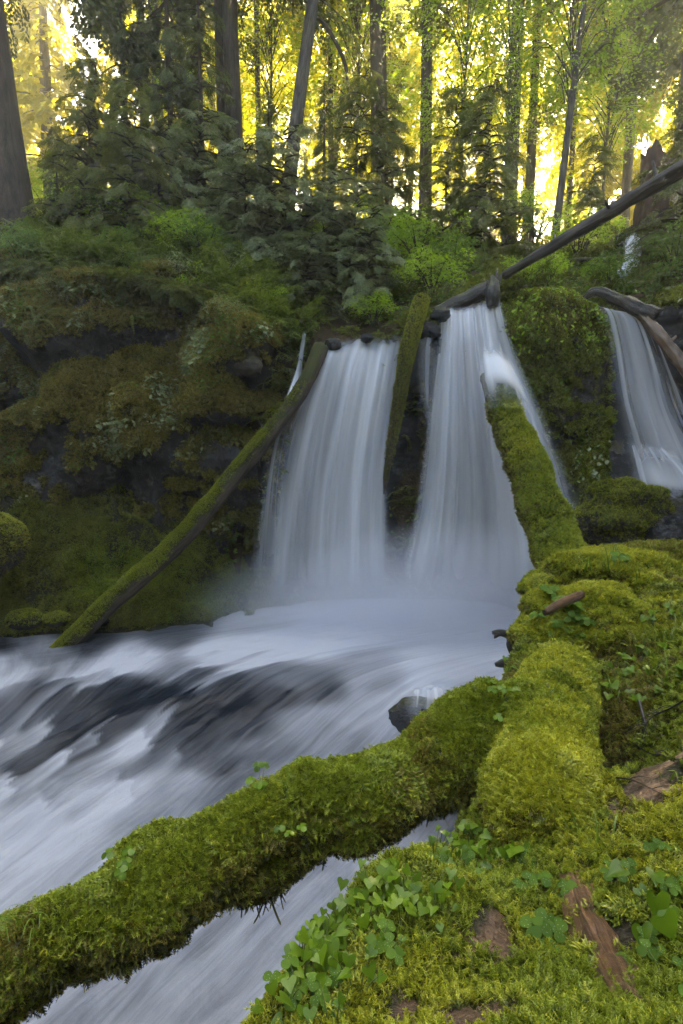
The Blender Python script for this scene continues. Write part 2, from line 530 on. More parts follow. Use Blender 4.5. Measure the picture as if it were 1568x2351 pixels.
M['cliff'] = rock_mat('cliff_rock', (0.010, 0.009, 0.008), (0.060, 0.056, 0.052), 0.55, (0.060, 0.062, 0.012), 0.10)
M['wet_rock'] = rock_mat('wet_rock', (0.004, 0.004, 0.004), (0.026, 0.025, 0.025), 0.22, (0.05, 0.055, 0.01), -0.16)
M['slope_moss'] = rock_mat('slope_moss', (0.012, 0.010, 0.008), (0.05, 0.045, 0.04), 0.6, (0.035, 0.04, 0.006), 0.25, brown=(0.025, 0.02, 0.006))
M['bank'] = rock_mat('bank_soil', (0.04, 0.024, 0.013), (0.16, 0.09, 0.045), 0.5, (0.03, 0.028, 0.005), -0.2, 3.0, (0.03, 0.022, 0.006))  # moss colour darkened so gaps between shoots look shaded
k = NT('forest_floor')
c = k.ramp(k.noise(3.0, 6, 0.65), [(0.3, (0.02, 0.014, 0.007)), (0.55, (0.06, 0.04, 0.016)), (0.75, (0.05, 0.065, 0.012))])
M['floor'] = k.done(k.bsdf(c, 0.9, 0.2, k.bump(k.noise(14, 5), 0.8, 0.1)))

# moving water drawn out by the long exposure: smooth dark surface with drawn-out foam
k = NT('stream_water')
uv = k.uv()
st = k.noise(1.0, 5, 0.6, uv, (7.0, 0.55, 1.0), 0.35)
st2 = k.noise(1.0, 4, 0.6, uv, (22.0, 1.0, 1.0), 0.3)
big = k.noise(1.0, 4, 0.55, uv, (2.2, 1.1, 1.0), 0.5)
fo = k.attr('foam')
n_ = k.math('ADD', k.math('MULTIPLY', k.math('SUBTRACT', st, 0.5), 0.8), k.math('ADD', k.math('MULTIPLY', k.math('SUBTRACT', st2, 0.5), 0.4), k.math('MULTIPLY', k.math('SUBTRACT', big, 0.5), 0.6)))
f = k.math('ADD', fo, k.math('MULTIPLY', n_, k.math('ADD', k.math('MULTIPLY', fo, 0.7), 0.22)))
f = k.ramp(f, [(0.16, 0.0), (0.5, 0.4), (0.95, 1.0)])
colr = k.mix(f, (0.007, 0.010, 0.015), (0.37, 0.385, 0.42))
bp = k.bump(k.math('ADD', k.math('MULTIPLY', st, 1.0), big), 0.35, 0.08)
M['stream'] = k.done(k.bsdf(colr, k.mix(f, (0.3,) * 3, (0.75,) * 3), 0.18, bp))

def fall_mat(name, ufreq, lo, hi, col=(0.72, 0.74, 0.77)):
    k = NT(name)
    uv = k.uv()
    s1 = k.noise(1.0, 2, 0.45, uv, (ufreq, 0.16, 1.0), 0.1)
    s2 = k.noise(1.0, 4, 0.6, uv, (ufreq * 3.2, 0.3, 1.0), 0.1)
    s = k.math('ADD', k.math('MULTIPLY', s1, 0.8), k.math('MULTIPLY', s2, 0.2))
    a = k.ramp(s, [(lo, 0.0), (hi, 1.0)])
    d = k.attr('dens')
    a = k.math('MULTIPLY', k.math('ADD', k.math('MULTIPLY', a, 0.75), 0.25), d, True)
    a = k.math('MAXIMUM', a, k.math('SUBTRACT', k.math('MULTIPLY', d, 1.6), 0.85), True)
    df = k.n('ShaderNodeBsdfDiffuse'); df.inputs['Color'].default_value = (*col, 1)
    tl = k.n('ShaderNodeBsdfTranslucent'); tl.inputs['Color'].default_value = (*col, 1)
    tp = k.n('ShaderNodeBsdfTransparent')
    return k.done(k.mixs(a, tp.outputs[0], k.mixs(0.35, df.outputs[0], tl.outputs[0])))
M['fall_thick'] = fall_mat('waterfall_thick', 3.6, 0.30, 0.62)
M['fall_strands'] = fall_mat('waterfall_strands', 7.0, 0.46, 0.66)
M['fall_thin'] = fall_mat('waterfall_thin', 8.0, 0.42, 0.68)
# ------------------------------------------------------------------ the ground, hill and cliffs
def anchors(rows):
    return np.array([at(*r) for r in rows])

# hillside behind the falls, out to the horizon
HA = anchors([(0, 585, 13), (60, 575, 14), (0, 600, 11.7), (200, 598, 12.2), (300, 560, 14.5), (540, 495, 16.5), (690, 505, 17),
              (860, 505, 20), (970, 510, 21), (1100, 545, 21), (1280, 560, 22), (1450, 585, 19), (1500, 545, 15), (1568, 500, 14),
              (700, 772, 10.9), (800, 776, 11), (930, 752, 10.9), (1060, 702, 10.6), (1150, 668, 10.4), (1250, 655, 10.6),
              (1345, 690, 10.6), (1420, 700, 10.7), (1568, 640, 11.2), (540, 690, 11.3), (450, 640, 11.6), (350, 618, 11.9), (640, 700, 12.2), (800, 660, 13.4), (950, 640, 13.6),
              (1100, 610, 14), (1300, 615, 14), (1420, 640, 13)])
far = []
for X in (-70, -40, -20, 0, 20, 40, 70):
    for Y, Z in ((32, 11.8), (45, 15.0), (60, 17.5), (90, 20.0)):
        far.append((X * 0.9, Y, Z + 0.02 * abs(X) + (0.06 * -X if X < 0 else 0)))
HA = np.vstack([HA, np.array(far), [[-9, 11.5, 6.2], [-14, 14, 8.5], [9, 11, 6.6], [14, 14, 9.5]]])
_hill = TPS(HA[:, :2] / 10, HA[:, 2], 2e-3)
def hill(x, y):
    x = np.atleast_1d(np.asarray(x, float)); y = np.atleast_1d(np.asarray(y, float))
    q = np.stack([x, y], 1)
    z = _hill(q / 10)
    z = np.minimum(z, 23.0)
    z = z + 0.35 * fbm(np.stack([x, y, 0 * x], 1) * 0.45, 3, 4) * sstep(11.2, 13, y)
    return z
ys = np.concatenate([np.linspace(10.55, 16, 70), np.linspace(16.2, 30, 45), np.linspace(31, 110, 40)])
xs = np.concatenate([np.linspace(-90, -16, 26), np.linspace(-15, 15, 130), np.linspace(16, 90, 26)])
Xg, Yg = np.meshgrid(xs, ys, indexing='ij')
Zg = hill(Xg.ravel(), Yg.ravel())
HV = np.stack([Xg.ravel(), Yg.ravel(), Zg], 1)
HF = [grid_faces(len(xs), len(ys))[:, ::-1]]
# keep the lip of the hill on the cliff's edge: rows nearest the viewer dive down behind the rock

# rock wall behind the falls, on the left and on the right
CA = anchors([(600, 900, 11.1), (700, 900, 11.2), (800, 950, 11.25), (900, 900, 11.1), (1000, 950, 11.0), (1100, 1000, 11.0), (700, 1300, 11.2), (900, 1300, 11.0), (1100, 1300, 11.0),
              (975, 730, 10.45), (960, 850, 10.5), (940, 1000, 10.6), (930, 1150, 10.75), (945, 1300, 10.6),
              (650, 810, 10.75), (610, 960, 10.65), (575, 1090, 10.7), (540, 1200, 11.4), (500, 1260, 11.6), (620, 1280, 11.5),
              (520, 900, 10.15), (430, 960, 10.2), (330, 930, 10.5), (420, 1100, 10.35), (320, 1150, 10.45), (500, 1080, 10.45), (420, 1230, 10.9),
              (120, 800, 11.0), (0, 800, 11.1), (0, 1050, 11.0), (80, 1000, 11.35), (200, 1000, 10.8), (220, 1120, 10.9), (200, 850, 10.75), (120, 1130, 11.1),
              (520, 690, 11.0), (320, 650, 11.4), (100, 620, 11.6), (0, 630, 11.7), (600, 760, 10.35), (570, 840, 10.2), (640, 770, 10.6), (470, 760, 11.3), (450, 880, 11.0), (740, 785, 11.0), (860, 770, 11.05), (930, 755, 10.95),
              (1040, 705, 10.7), (1140, 690, 10.5),
              (1180, 670, 10.25), (1200, 760, 10.0), (1230, 850, 9.9), (1290, 1000, 9.75), (1320, 1120, 9.6), (1300, 1250, 9.6), (1360, 1260, 9.5), (1300, 680, 10.2), (1340, 800, 10.0),
              (1370, 900, 10.05), (1400, 1000, 9.95), (1450, 1020, 9.75), (1420, 760, 10.35), (1480, 860, 10.5), (1540, 860, 10.5), (1500, 1000, 10.2), (1560, 1100, 9.9),
              (1520, 1210, 9.3), (1450, 1180, 9.3), (1400, 1180, 9.2), (1568, 760, 10.6), (1568, 1250, 9.4), (1480, 1300, 9.2)])
ext = []
for X in (-9.5, -7.5):
    for Z, Y in ((0, 11.3), (3, 11.6), (6, 12.0)): ext.append((X, Y, Z))
for X in (7.5, 9.5):
    for Z, Y in ((0, 9.2), (3, 9.8), (6, 10.6)): ext.append((X, Y, Z))
for X in (-5, -3, -1, 1, 3, 5): ext.append((X, 10.9 if X < 3 else 9.3, -1.2))
CA = np.vstack([CA, ext])
_cl = TPS(CA[:, [0, 2]] / 4, CA[:, 1], 4e-3)
def cliff_y(x, z):
    q = np.stack([x, z], 1)
    y = _cl(q / 4)
    n = np.stack([x, z * 0.9, 0 * x], 1)
    v = np.stack([x * 1.5, z * .42, 0 * x], 1)
    big = np.abs(fbm(n * np.array([.55, .8, 1]), 27, 2))
    y = y - .8 * sstep(.0, .45, big) * sstep(-.6, -1.6, x) + .25 * sstep(-.6, -1.6, x)
    y = y - 0.55 * fbm(n * 0.7, 22, 5, 0.55) - 0.16 * fbm(n * 2.7, 23, 4, 0.6) - 0.34 * fbm(v, 25, 3) * sstep(.6, 2.2, np.abs(x - .5))
    # cushions of moss on the right-hand wall
    y = y - .34 * np.abs(fbm(n * np.array([1.7, 1.2, 1]), 26, 3)) * sstep(2.9, 3.3, x) * sstep(5.0, 4.6, x)
    # blocky ledges
    y = y + 0.10 * np.abs(fbm(n * np.array([1.0, 2.2, 1.0]), 24, 3)) * 2
    return y
nx, nz = 330, 190
cx = np.linspace(-9.5, 9.5, nx)
T = np.linspace(0, 1, nz)
TOPX = np.array([-9.5, -6.6, -4.6, -2.4, -1.2, -0.8, 0.0, 1.2, 1.7, 2.2, 2.9, 3.2, 4.0, 4.6, 5.0, 6.2, 9.5])
TOPZ = np.array([6.6, 6.3, 6.05, 5.7, 5.25, 5.02, 4.95, 4.98, 5.2, 5.42, 5.5, 5.75, 5.75, 5.5, 5.4, 5.8, 6.6])
tz0 = np.interp(cx, TOPX, TOPZ)
yc = cliff_y(cx, tz0)
yc = np.convolve(np.pad(yc, 12, mode='edge'), np.ones(25) / 25, 'valid')
wall_lip = ((cx > -.95) & (cx < 3.0)) | ((cx > 4.5) & (cx < 5.6))
ctop = np.where(wall_lip, tz0, hill(cx, yc + .5) + .02)
ctop = np.convolve(np.pad(ctop, 4, mode='edge'), np.ones(9) / 9, 'valid')
def cliff_surf(x, z):
    tt = (z + 1.2) / (np.interp(x, cx, ctop) + 1.2)
    return cliff_y(x, z) + .75 * sstep(.93, 1.0, tt) ** 2
def lip_y(x): return np.interp(x, cx, yc)
# the hill begins behind the cliff's edge
HV[:, 2] -= 7.0 * sstep(.55, -.25, HV[:, 1] - lip_y(HV[:, 0])) * (HV[:, 1] < 13.5)
obj('ground', mesh('ground', HV, HF, M['floor']), kind='structure')
XX = np.repeat(cx[:, None], nz, 1)
ZZ = -1.2 + (ctop[:, None] + 1.2) * T[None]
YY = cliff_y(XX.ravel(), ZZ.ravel()).reshape(nx, nz)
# the top edge rolls back into the hill
roll = sstep(0.93, 1.0, T)[None]
YY = YY + 0.75 * roll ** 2
CV = np.stack([XX.ravel(), YY.ravel(), ZZ.ravel()], 1)
CF = [grid_faces(nx, nz)[:, ::-1]]
# water-worn part of the wall is bare wet rock, the rest is mossy
S = seen(CV)
wetx = ((S[:, 0] > 590) & (S[:, 0] < 1165) & (S[:, 1] > 690)) | (S[:, 0] > 1385)
fx = np.array([wetx[f].all() for f in CF[0]]).astype(np.int32)
obj('cliff', mesh('cliff', CV, CF, [M['cliff'], M['wet_rock']], midx=fx), kind='structure')

# mossy slope at the foot of the left cliff
SA = anchors([(-60, 1475, 8.8), (0, 1462, 8.9), (120, 1455, 9.0), (250, 1442, 9.15), (400, 1432, 9.45), (520, 1422, 9.75), (640, 1400, 10.2),
              (0, 1105, 10.5), (100, 1130, 10.5), (180, 1180, 10.35), (280, 1215, 10.3), (350, 1245, 10.3), (430, 1270, 10.6), (540, 1290, 10.9), (0, 1250, 9.85), (110, 1300, 9.75), (220, 1300, 9.8),
              (300, 1340, 9.75), (400, 1330, 10.1), (500, 1345, 10.3), (60, 1390, 9.25), (180, 1400, 9.3), (300, 1400, 9.5), (620, 1350, 10.7)])
SA = np.vstack([SA, [[-8.5, 8.8, -0.05], [-8.5, 10.6, 2.9], [-6.5, 7.8, -0.9], [-3, 8.2, -0.9], [-1, 9.2, -0.8], [-6.5, 12, 3.2], [-3, 12, 2.0], [0, 11.5, 0.8], [0.4, 10.3, -0.3]]])
_sl = TPS(SA[:, :2] / 3, SA[:, 2], 2e-3)
def slope_z(x, y):
    z = _sl(np.stack([x, y], 1) / 3)
    p = np.stack([x, y, 0 * x], 1)
    lump = np.abs(fbm(p * 1.5, 41, 4))
    return z - 0.62 * lump + 0.16 - 0.07 * fbm(p * 5, 42, 3)
sx = np.linspace(-8.6, 0.2, 220); sy = np.linspace(8.3, 11.6, 100)
A, B = np.meshgrid(sx, sy, indexing='ij')
SV = np.stack([A.ravel(), B.ravel(), slope_z(A.ravel(), B.ravel())], 1)
SF = [grid_faces(len(sx), len(sy))[:, ::-1]]
obj('terrain', mesh('terrain', SV, SF, M['slope_moss']), kind='structure')

# bank the photographer stands on
BA = anchors([(784, 2351, 1.1), (560, 2351, 1.13), (1100, 2351, 1.05), (1568, 2351, 1.0), (700, 2200, 1.35), (1000, 2150, 1.37), (1300, 2150, 1.4), (1568, 2100, 1.42),
              (880, 2000, 1.75), (1100, 1985, 1.75), (1300, 1960, 1.82), (1568, 1850, 1.95), (1030, 1890, 2.1), (1400, 1790, 2.3), (1568, 1700, 2.35),
              (1110, 1815, 2.35), (1400, 1700, 2.95), (1568, 1570, 3.0), (1200, 1580, 3.4), (1340, 1585, 3.55), (1500, 1510, 3.8), (1568, 1440, 4.0),
              (1250, 1400, 4.9), (1400, 1350, 5.0), (1568, 1360, 4.9), (1310, 1300, 5.6), (1450, 1300, 5.7), (1568, 1310, 5.8)])
_bk = TPS(BA[:, :2] / 2, BA[:, 2], 4e-3)
EY = np.array([-3, 0.6, 1.1, 1.35, 1.75, 2.1, 2.3, 2.9, 3.4, 4.2, 5.0, 5.6, 6.2, 7.0, 8.5, 10])
EX = np.array([-1.0, -0.5, -0.20, -0.10, 0.13, 0.40, 0.60, 0.98, 1.12, 1.42, 1.80, 2.3, 2.75, 3.0, 3.3, 3.4])
def bank_z(x, y, rough=True):
    x = np.asarray(x, float); y = np.asarray(y, float)
    z = np.clip(_bk(np.stack([x, y], 1) / 2), 1.1, 2.5)
    d = np.maximum(0, np.interp(y, EY, EX) - x)
    z = z - np.minimum(3.6, 4.5 * d * d / (d + 0.12))
    e = np.maximum(0, y - 5.9)
    z = z - np.minimum(2.6, 2.4 * e * e / (e + 0.4))
    z = z - .38 * np.exp(-(((x - 1.62) / .34) ** 2 + ((y - 2.95) / .42) ** 2)) - .16 * np.exp(-(((x - .52) / .16) ** 2 + ((y - 2.2) / .5) ** 2))
    if rough:
        p = np.stack([x, y, 0 * x], 1)
        z = z + 0.10 * fbm(p * 3.2, 51, 4) - 0.05 * np.abs(fbm(p * 8, 52, 3)) + 0.04 * fbm(p * 2.0, 53, 2)
    return z
bx = np.concatenate([np.linspace(-2.2, -0.7, 20, endpoint=False), np.linspace(-0.7, 3.6, 190), np.linspace(3.7, 9, 30)])
by = np.concatenate([np.linspace(-3, 0.5, 16, endpoint=False), np.linspace(0.5, 3, 130, endpoint=False), np.linspace(3, 8.8, 120)])
A, B = np.meshgrid(bx, by, indexing='ij')
BV = np.stack([A.ravel(), B.ravel(), bank_z(A.ravel(), B.ravel())], 1)
BF = [grid_faces(len(bx), len(by))[:, ::-1]]
obj('riverbank', mesh('riverbank', BV, BF, M['bank']), kind='structure')

# bare patches of wet brown earth and wood where no moss grows: world x, y, radius
BARE = [(*at(px, py, y)[:2], r) for px, py, y, r in ((1140, 2140, 1.4, 0.085), (1500, 1745, 2.2, 0.22), (1540, 1690, 2.45, 0.2), (1060, 2300, 1.1, 0.07),
                                                       (1395, 2130, 1.42, 0.06), (930, 2290, 1.15, 0.05), (1130, 2330, 1.08, 0.06))]
def bare(P):
    m = np.zeros(len(P))
    nz_ = 0.75 * fbm(P * 11.0, 61, 3)
    for x, y, r in BARE:
        d = np.hypot(P[:, 0] - x, P[:, 1] - y) / r
        m = np.maximum(m, sstep(1.15, 0.75, d + nz_))
    return m

# ------------------------------------------------------------------ stream and plunge pool
def stream_z(x, y):
    yl = 7.55 + 0.15 * np.minimum(x, 0) + 0.10 * np.maximum(x, 0)
    d = yl - y
    casc = 0.5 * (np.sqrt(d * d + 0.16) + d) - 0.03
    psi, s = x - y, -(x + y)
    w = sstep(-0.4, 0.9, d)
    q = np.stack([psi * 1.1, s * 0.35, 0 * x], 1)
    z = -0.42 * casc
    z = np.maximum(z, -2.0 + 0.02 * y) if False else -2.1 * (1 - np.exp(z / 2.1)) * 1.0 if False else z
    z = np.where(z < -1.4, -1.4 - 0.6 * (1 - np.exp((z + 1.4) / 0.6)), z)
    z = z + w * (0.20 * fbm(q, 71, 3) + 0.07 * fbm(q * 3.1, 72, 3))
    q2 = np.stack([x * 0.5, y * 1.6, 0 * x], 1)
    z = z + (1 - w) * 0.045 * fbm(q2, 73, 3)
    # boil under the falls
    z = z + 0.22 * np.exp(-((x - 1.0) ** 2 / 5 + (y - 10.1) ** 2 / 0.35))
    return z
FOAM = np.array([(0, 1520, .75), (300, 1520, .85), (500, 1500, .9), (700, 1480, .95), (1100, 1450, 1), (1150, 1520, 1), (200, 1468, .12), (0, 1485, .1), (100, 1500, .4), (400, 1452, .25), (600, 1425, .8), (900, 1400, 1), (0, 1555, .6),
    (100, 1600, .12), (300, 1575, .1), (500, 1560, .12), (680, 1560, .35), (750, 1590, .15), (850, 1560, .55), (550, 1620, .08), (400, 1620, .03), (250, 1640, .03), (150, 1660, .1), (450, 1680, .1),
    (200, 1690, .05), (300, 1700, .3), (650, 1600, .12), (60, 1650, .2), (100, 1680, .2), (20, 1720, .3), (360, 1660, .15), (340, 1720, .25), (260, 1655, .05), (200, 1740, .15), (150, 1765, .2), (0, 1800, .4),
    (60, 1760, .15), (100, 1810, .35), (250, 1770, .2), (420, 1720, .2), (600, 1720, .45), (500, 1750, .25), (550, 1680, .15), (700, 1650, .55), (850, 1610, .75), (800, 1640, .7), (1000, 1560, .95), (900, 1640, .75), (1050, 1600, .85),
    (100, 1900, .95), (200, 1850, .7), (300, 1810, .8), (420, 1800, .7), (0, 2000, .95), (200, 1950, .9), (400, 1880, .75), (600, 1770, .55), (520, 1830, .5), (760, 1690, .55),
    (500, 2250, .85), (700, 2100, .8), (800, 2000, .75), (1000, 1850, .35), (1040, 1820, .15), (300, 2351, .7), (600, 2350, .85), (-200, 1700, .6), (-200, 2000, .8), (-200, 1550, .5), (850, 1930, .7), (900, 2100, .7)])
wx = np.concatenate([np.linspace(-10, -5.6, 50, endpoint=False), np.linspace(-5.6, 1.5, 280, endpoint=False), np.linspace(1.5, 4.4, 60)]); wy = np.concatenate([np.linspace(0.2, 4, 60, endpoint=False), np.linspace(4, 7.6, 200, endpoint=False), np.linspace(7.6, 11.4, 110)])
A, B = np.meshgrid(wx, wy, indexing='ij')
A, B = A.ravel(), B.ravel()
WV = np.stack([A, B, stream_z(A, B)], 1)
S = seen(WV)
foam = np.zeros(len(WV))
for i in range(0, len(WV), 6000):
    d2 = ((S[i:i + 6000, None, :2] - FOAM[None, :, :2]) ** 2 * np.array([0.55, 1.6])).sum(-1) + 700.0
    w = d2 ** -2.4
    foam[i:i + 6000] = .07 + .93 * (w * FOAM[None, :, 2]).sum(1) / w.sum(1)
foam = foam * (1 - .16 * sstep(7.2, 6.0, B))
foam = np.where(B < 2.2, 0.55, foam)
wfl = sstep(9.8, 6.2, B)
psi = A * (0.3 + 0.7 * wfl) - B
ss_ = -(A + B * (0.2 + 0.8 * wfl))
# fans of white water where the stream breaks over its bed: head, width across and length along the flow, amount
def stream_hit(px, py):
    yy = np.linspace(2, 10, 500); Q = np.array([at(px, py, y) for y in yy])
    return Q[int(np.argmax(Q[:, 2] < stream_z(Q[:, 0], Q[:, 1])))]
for px, py, wd, ln, am in ((75, 1640, .22, .9, .5), (115, 1672, .26, 1.2, .75), (10, 1690, .3, 1.2, .6), (385, 1645, .2, 1.6, .6), (352, 1690, .26, 2.2, .85), (262, 1648, .07, .5, .6), (225, 1690, .14, .9, .7), (165, 1728, .2, 1.3, .8),
                           (30, 1790, .3, 1.6, .7), (110, 1850, .3, 1.5, .5), (300, 1800, .35, 2.0, .5), (420, 1720, .16, 1.6, .5), (-60, 1640, .3, 1.4, .5)):
    q = stream_hit(px, py)
    wq = sstep(9.8, 6.2, q[1]); p0 = q[0] * (.3 + .7 * wq) - q[1]; s0 = -(q[0] + q[1] * (.2 + .8 * wq))
    jag = .16 * fbm(np.stack([psi * 14, 0 * psi + px, 0 * psi], 1), 74, 3) + .25 * np.abs(psi - p0) / wd * wd
    ds = ss_ - s0 - jag
    am *= .8; ln *= .55; wd *= .8
    foam = foam + am * sstep(-.02, .10, ds) * np.exp(-np.maximum(ds, 0) / ln) * np.exp(-((psi - p0) / (wd * (1 + .25 * np.maximum(ds, 0)))) ** 4)
obj('water', mesh('water', WV, [grid_faces(len(wx), len(wy))[:, ::-1]], M['stream'], uv=np.stack([psi, ss_], 1), attrs={'foam': foam}), kind='structure')

# ------------------------------------------------------------------ waterfalls
def falls(name, profs, mat, nu, nt, wob=0.08, seed=0, layers=((0, 1.0),), parent=None, fade=(0.04, 0.10), edge=0.10):
    """profs: for each vertical stream line, a list of (px,py,depth) and a density 0..1"""
    Vs, Fs, uvs, ds, kk = [], [], [], [], 0
    lines = [spline([at(*p) for p in pr[0]], nt) for pr in profs]
    dens0 = np.array([pr[1] for pr in profs], float)
    L = np.array(lines)                                     # (np, nt, 3)
    K = len(lines)
    U = np.linspace(0, 1, nu)
    G = np.stack([np.stack([spline(L[:, j], 60)[:, c] for c in range(3)], 1) for j in range(nt)], 0)  # (nt,60,3)
    uu = np.linspace(0, 1, 60)
    width = np.linalg.norm(L[-1].mean(0) - L[0].mean(0))
    height = np.linalg.norm(np.diff(lines[K // 2], axis=0), axis=1).sum()
    for li, (off, dmul) in enumerate(layers):
        P = np.zeros((nu, nt, 3))
        for j in range(nt):
            for c in range(3): P[:, j, c] = np.interp(U, uu, G[j, :, c])
        t = np.linspace(0, 1, nt)[None, :]
        cu = np.stack(np.broadcast_arrays(U[:, None] * width * 2.2, t * 0.6, 0 * t + seed + li * 3.7), -1).reshape(-1, 3)
        P[:, :, 1] += off + wob * (fbm(cu, seed, 3).reshape(nu, nt)) * (0.4 + t)
        cu2 = cu * np.array([4.0, 1.0, 1.0])
        P[:, :, 1] += 0.35 * wob * fbm(cu2, seed + 3, 2).reshape(nu, nt)
        d = np.interp(U, np.linspace(0, 1, K), dens0)[:, None] * dmul * np.ones((1, nt))
        d = d * sstep(0, edge, U)[:, None] * sstep(1, 1 - edge, U)[:, None]
        lipn = .5 + .5 * fbm(np.stack([U * width * 3.0, 0 * U + seed * 5.1, 0 * U + li], 1), seed + 6, 3)[:, None]
        d = d * sstep(0, 1, t / (fade[0] * (.3 + 2.2 * lipn)))
        gap = fbm(np.stack(np.broadcast_arrays(U[:, None] * width * 1.3, t * .5, 0 * t + seed * 3.3 + li * 1.7), -1).reshape(-1, 3), seed + 7, 2).reshape(nu, nt)
        d = d * (1 - .45 * sstep(.1, .5, gap)) * sstep(0, fade[0] * .5, t) * (1 - .92 * sstep(1 - max(fade[1], .24), 1.0, t))
        Vs.append(P.reshape(-1, 3)); Fs.append(grid_faces(nu, nt) + kk); kk += nu * nt
        uvs.append(np.stack(np.broadcast_arrays(U[:, None] * width + li * 3.13, t * height), -1).reshape(-1, 2)); ds.append(d.ravel())
    return obj(name, mesh(name, np.vstack(Vs), [np.vstack(Fs)], mat, uv=np.vstack(uvs), attrs={'dens': np.concatenate(ds)}), parent)

f1 = [([(722, 782, 10.95), (694, 850, 10.6), (655, 1000, 10.35), (620, 1200, 10.25), (600, 1410, 10.2)], .6),
      ([(752, 783, 10.95), (728, 850, 10.55), (704, 1000, 10.3), (686, 1200, 10.2), (672, 1410, 10.1)], .85),
      ([(800, 777, 11.0), (782, 850, 10.55), (768, 1000, 10.3), (755, 1200, 10.15), (745, 1410, 10.05)], .8),
      ([(850, 768, 11.0), (838, 850, 10.55), (825, 1000, 10.3), (815, 1200, 10.15), (808, 1410, 10.0)], .95),
      ([(900, 764, 11.0), (888, 850, 10.55), (874, 1000, 10.3), (864, 1200, 10.1), (862, 1410, 10.0)], .9),
      ([(938, 752, 10.95), (925, 850, 10.6), (906, 1000, 10.35), (896, 1150, 10.2), (905, 1410, 10.0)], .6)]
o = falls('waterfall', f1, M['fall_thick'], 170, 40, 0.16, 1, ((0, 1.0), (0.16, 0.7)))
tag(o, 'broad white waterfall curtain between the left leaning log and the thin centre log', 'waterfall')
f1b = [([(690, 862, 10.45), (650, 920, 10.15), (615, 1010, 10.05), (588, 1150, 10.0), (560, 1400, 10.0)], .55),
       ([(697, 858, 10.45), (668, 920, 10.15), (640, 1010, 10.05), (618, 1150, 10.0), (605, 1400, 10.0)], .75),
       ([(703, 858, 10.5), (692, 940, 10.2), (668, 1010, 10.1), (655, 1150, 10.05), (655, 1400, 10.0)], .7)]
o = falls('waterfall', f1b, M['fall_thin'], 70, 30, 0.08, 5, ((0, 1.0),), fade=(0.02, 0.2), edge=0.3)
tag(o, 'faint veil of water left of the broad curtain, behind the left leaning log', 'waterfall')
sp = [([(694, 762, 10.8), (686, 810, 10.55), (678, 850, 10.4), (650, 920, 10.05), (636, 945, 10.0)], .9),
      ([(700, 760, 10.8), (692, 810, 10.5), (684, 860, 10.3), (668, 920, 10.0), (655, 950, 9.95)], 1.0),
      ([(705, 762, 10.8), (699, 810, 10.55), (694, 860, 10.4), (692, 920, 10.05), (684, 950, 10.0)], .9)]
o = falls('waterfall', sp, M['fall_thick'], 30, 24, 0.03, 8, ((0, 1.3),), fade=(0.02, 0.12), edge=0.2)
tag(o, 'narrow water jet splashing onto the upper end of the left leaning log', 'waterfall')
f2 = [([(1010, 708, 10.5), (1000, 800, 10.2), (980, 950, 10.0), (950, 1150, 9.9), (885, 1415, 9.7)], .6),
      ([(1030, 703, 10.5), (1022, 800, 10.15), (1010, 950, 9.95), (990, 1150, 9.85), (945, 1415, 9.6)], .95),
      ([(1075, 702, 10.5), (1070, 800, 10.1), (1065, 950, 9.9), (1060, 1150, 9.75), (1050, 1415, 9.5)], 1.0),
      ([(1112, 690, 10.4), (1116, 800, 10.05), (1125, 950, 9.8), (1130, 1150, 9.6), (1130, 1415, 9.4)], 1.0),
      ([(1138, 682, 10.35), (1158, 800, 10.0), (1190, 950, 9.7), (1215, 1150, 9.4), (1225, 1415, 9.2)], .85),
      ([(1152, 684, 10.3), (1186, 800, 9.95), (1250, 950, 9.55), (1330, 1150, 9.1), (1390, 1350, 8.8)], .42)]
o = falls('waterfall', f2, M['fall_thick'], 170, 40, 0.18, 2, ((0, 1.05), (0.16, 0.8)), fade=(0.02, 0.1))
tag(o, 'tall white waterfall behind the thick leaning log, fanning out towards its base', 'waterfall')
f2b = [([(985, 720, 10.35), (962, 770, 10.25), (955, 850, 10.2), (960, 1000, 10.2)], .45),
       ([(993, 745, 10.3), (985, 790, 10.2), (985, 860, 10.15), (985, 1000, 10.1)], .6),
       ([(1003, 765, 10.25), (1003, 810, 10.2), (1002, 870, 10.1), (1005, 1000, 10.1)], .5)]
o = falls('waterfall', f2b, M['fall_thin'], 40, 24, 0.06, 11, ((0, 1.0),), fade=(0.05, 0.4), edge=0.2)
tag(o, 'thin trickle over the dark wet rock beside the thin centre log', 'waterfall')
f3 = [([(1345, 693, 10.3), (1372, 708, 10.15), (1390, 780, 10.0), (1405, 900, 9.75), (1430, 1020, 9.5), (1455, 1150, 9.2)], .5),
      ([(1385, 708, 10.3), (1415, 718, 10.1), (1440, 790, 9.95), (1452, 900, 9.7), (1470, 1020, 9.4), (1510, 1150, 9.1)], .8),
      ([(1420, 712, 10.35), (1455, 730, 10.1), (1478, 800, 9.9), (1490, 900, 9.65), (1520, 1020, 9.3), (1570, 1150, 9.0)], .95),
      ([(1455, 725, 10.35), (1490, 760, 10.1), (1520, 840, 9.9), (1545, 930, 9.65), (1590, 1040, 9.3), (1640, 1150, 9.0)], .7),
      ([(1480, 740, 10.35), (1520, 790, 10.1), (1560, 880, 9.9), (1600, 970, 9.6), (1660, 1060, 9.3), (1720, 1150, 9.0)], .5)]
o = falls('waterfall', f3, M['fall_strands'], 120, 40, 0.12, 3, ((0, 0.95),), fade=(0.03, 0.25), edge=0.15)
tag(o, 'thin streaky waterfall sliding over black rock at the far right of the cliff', 'waterfall')
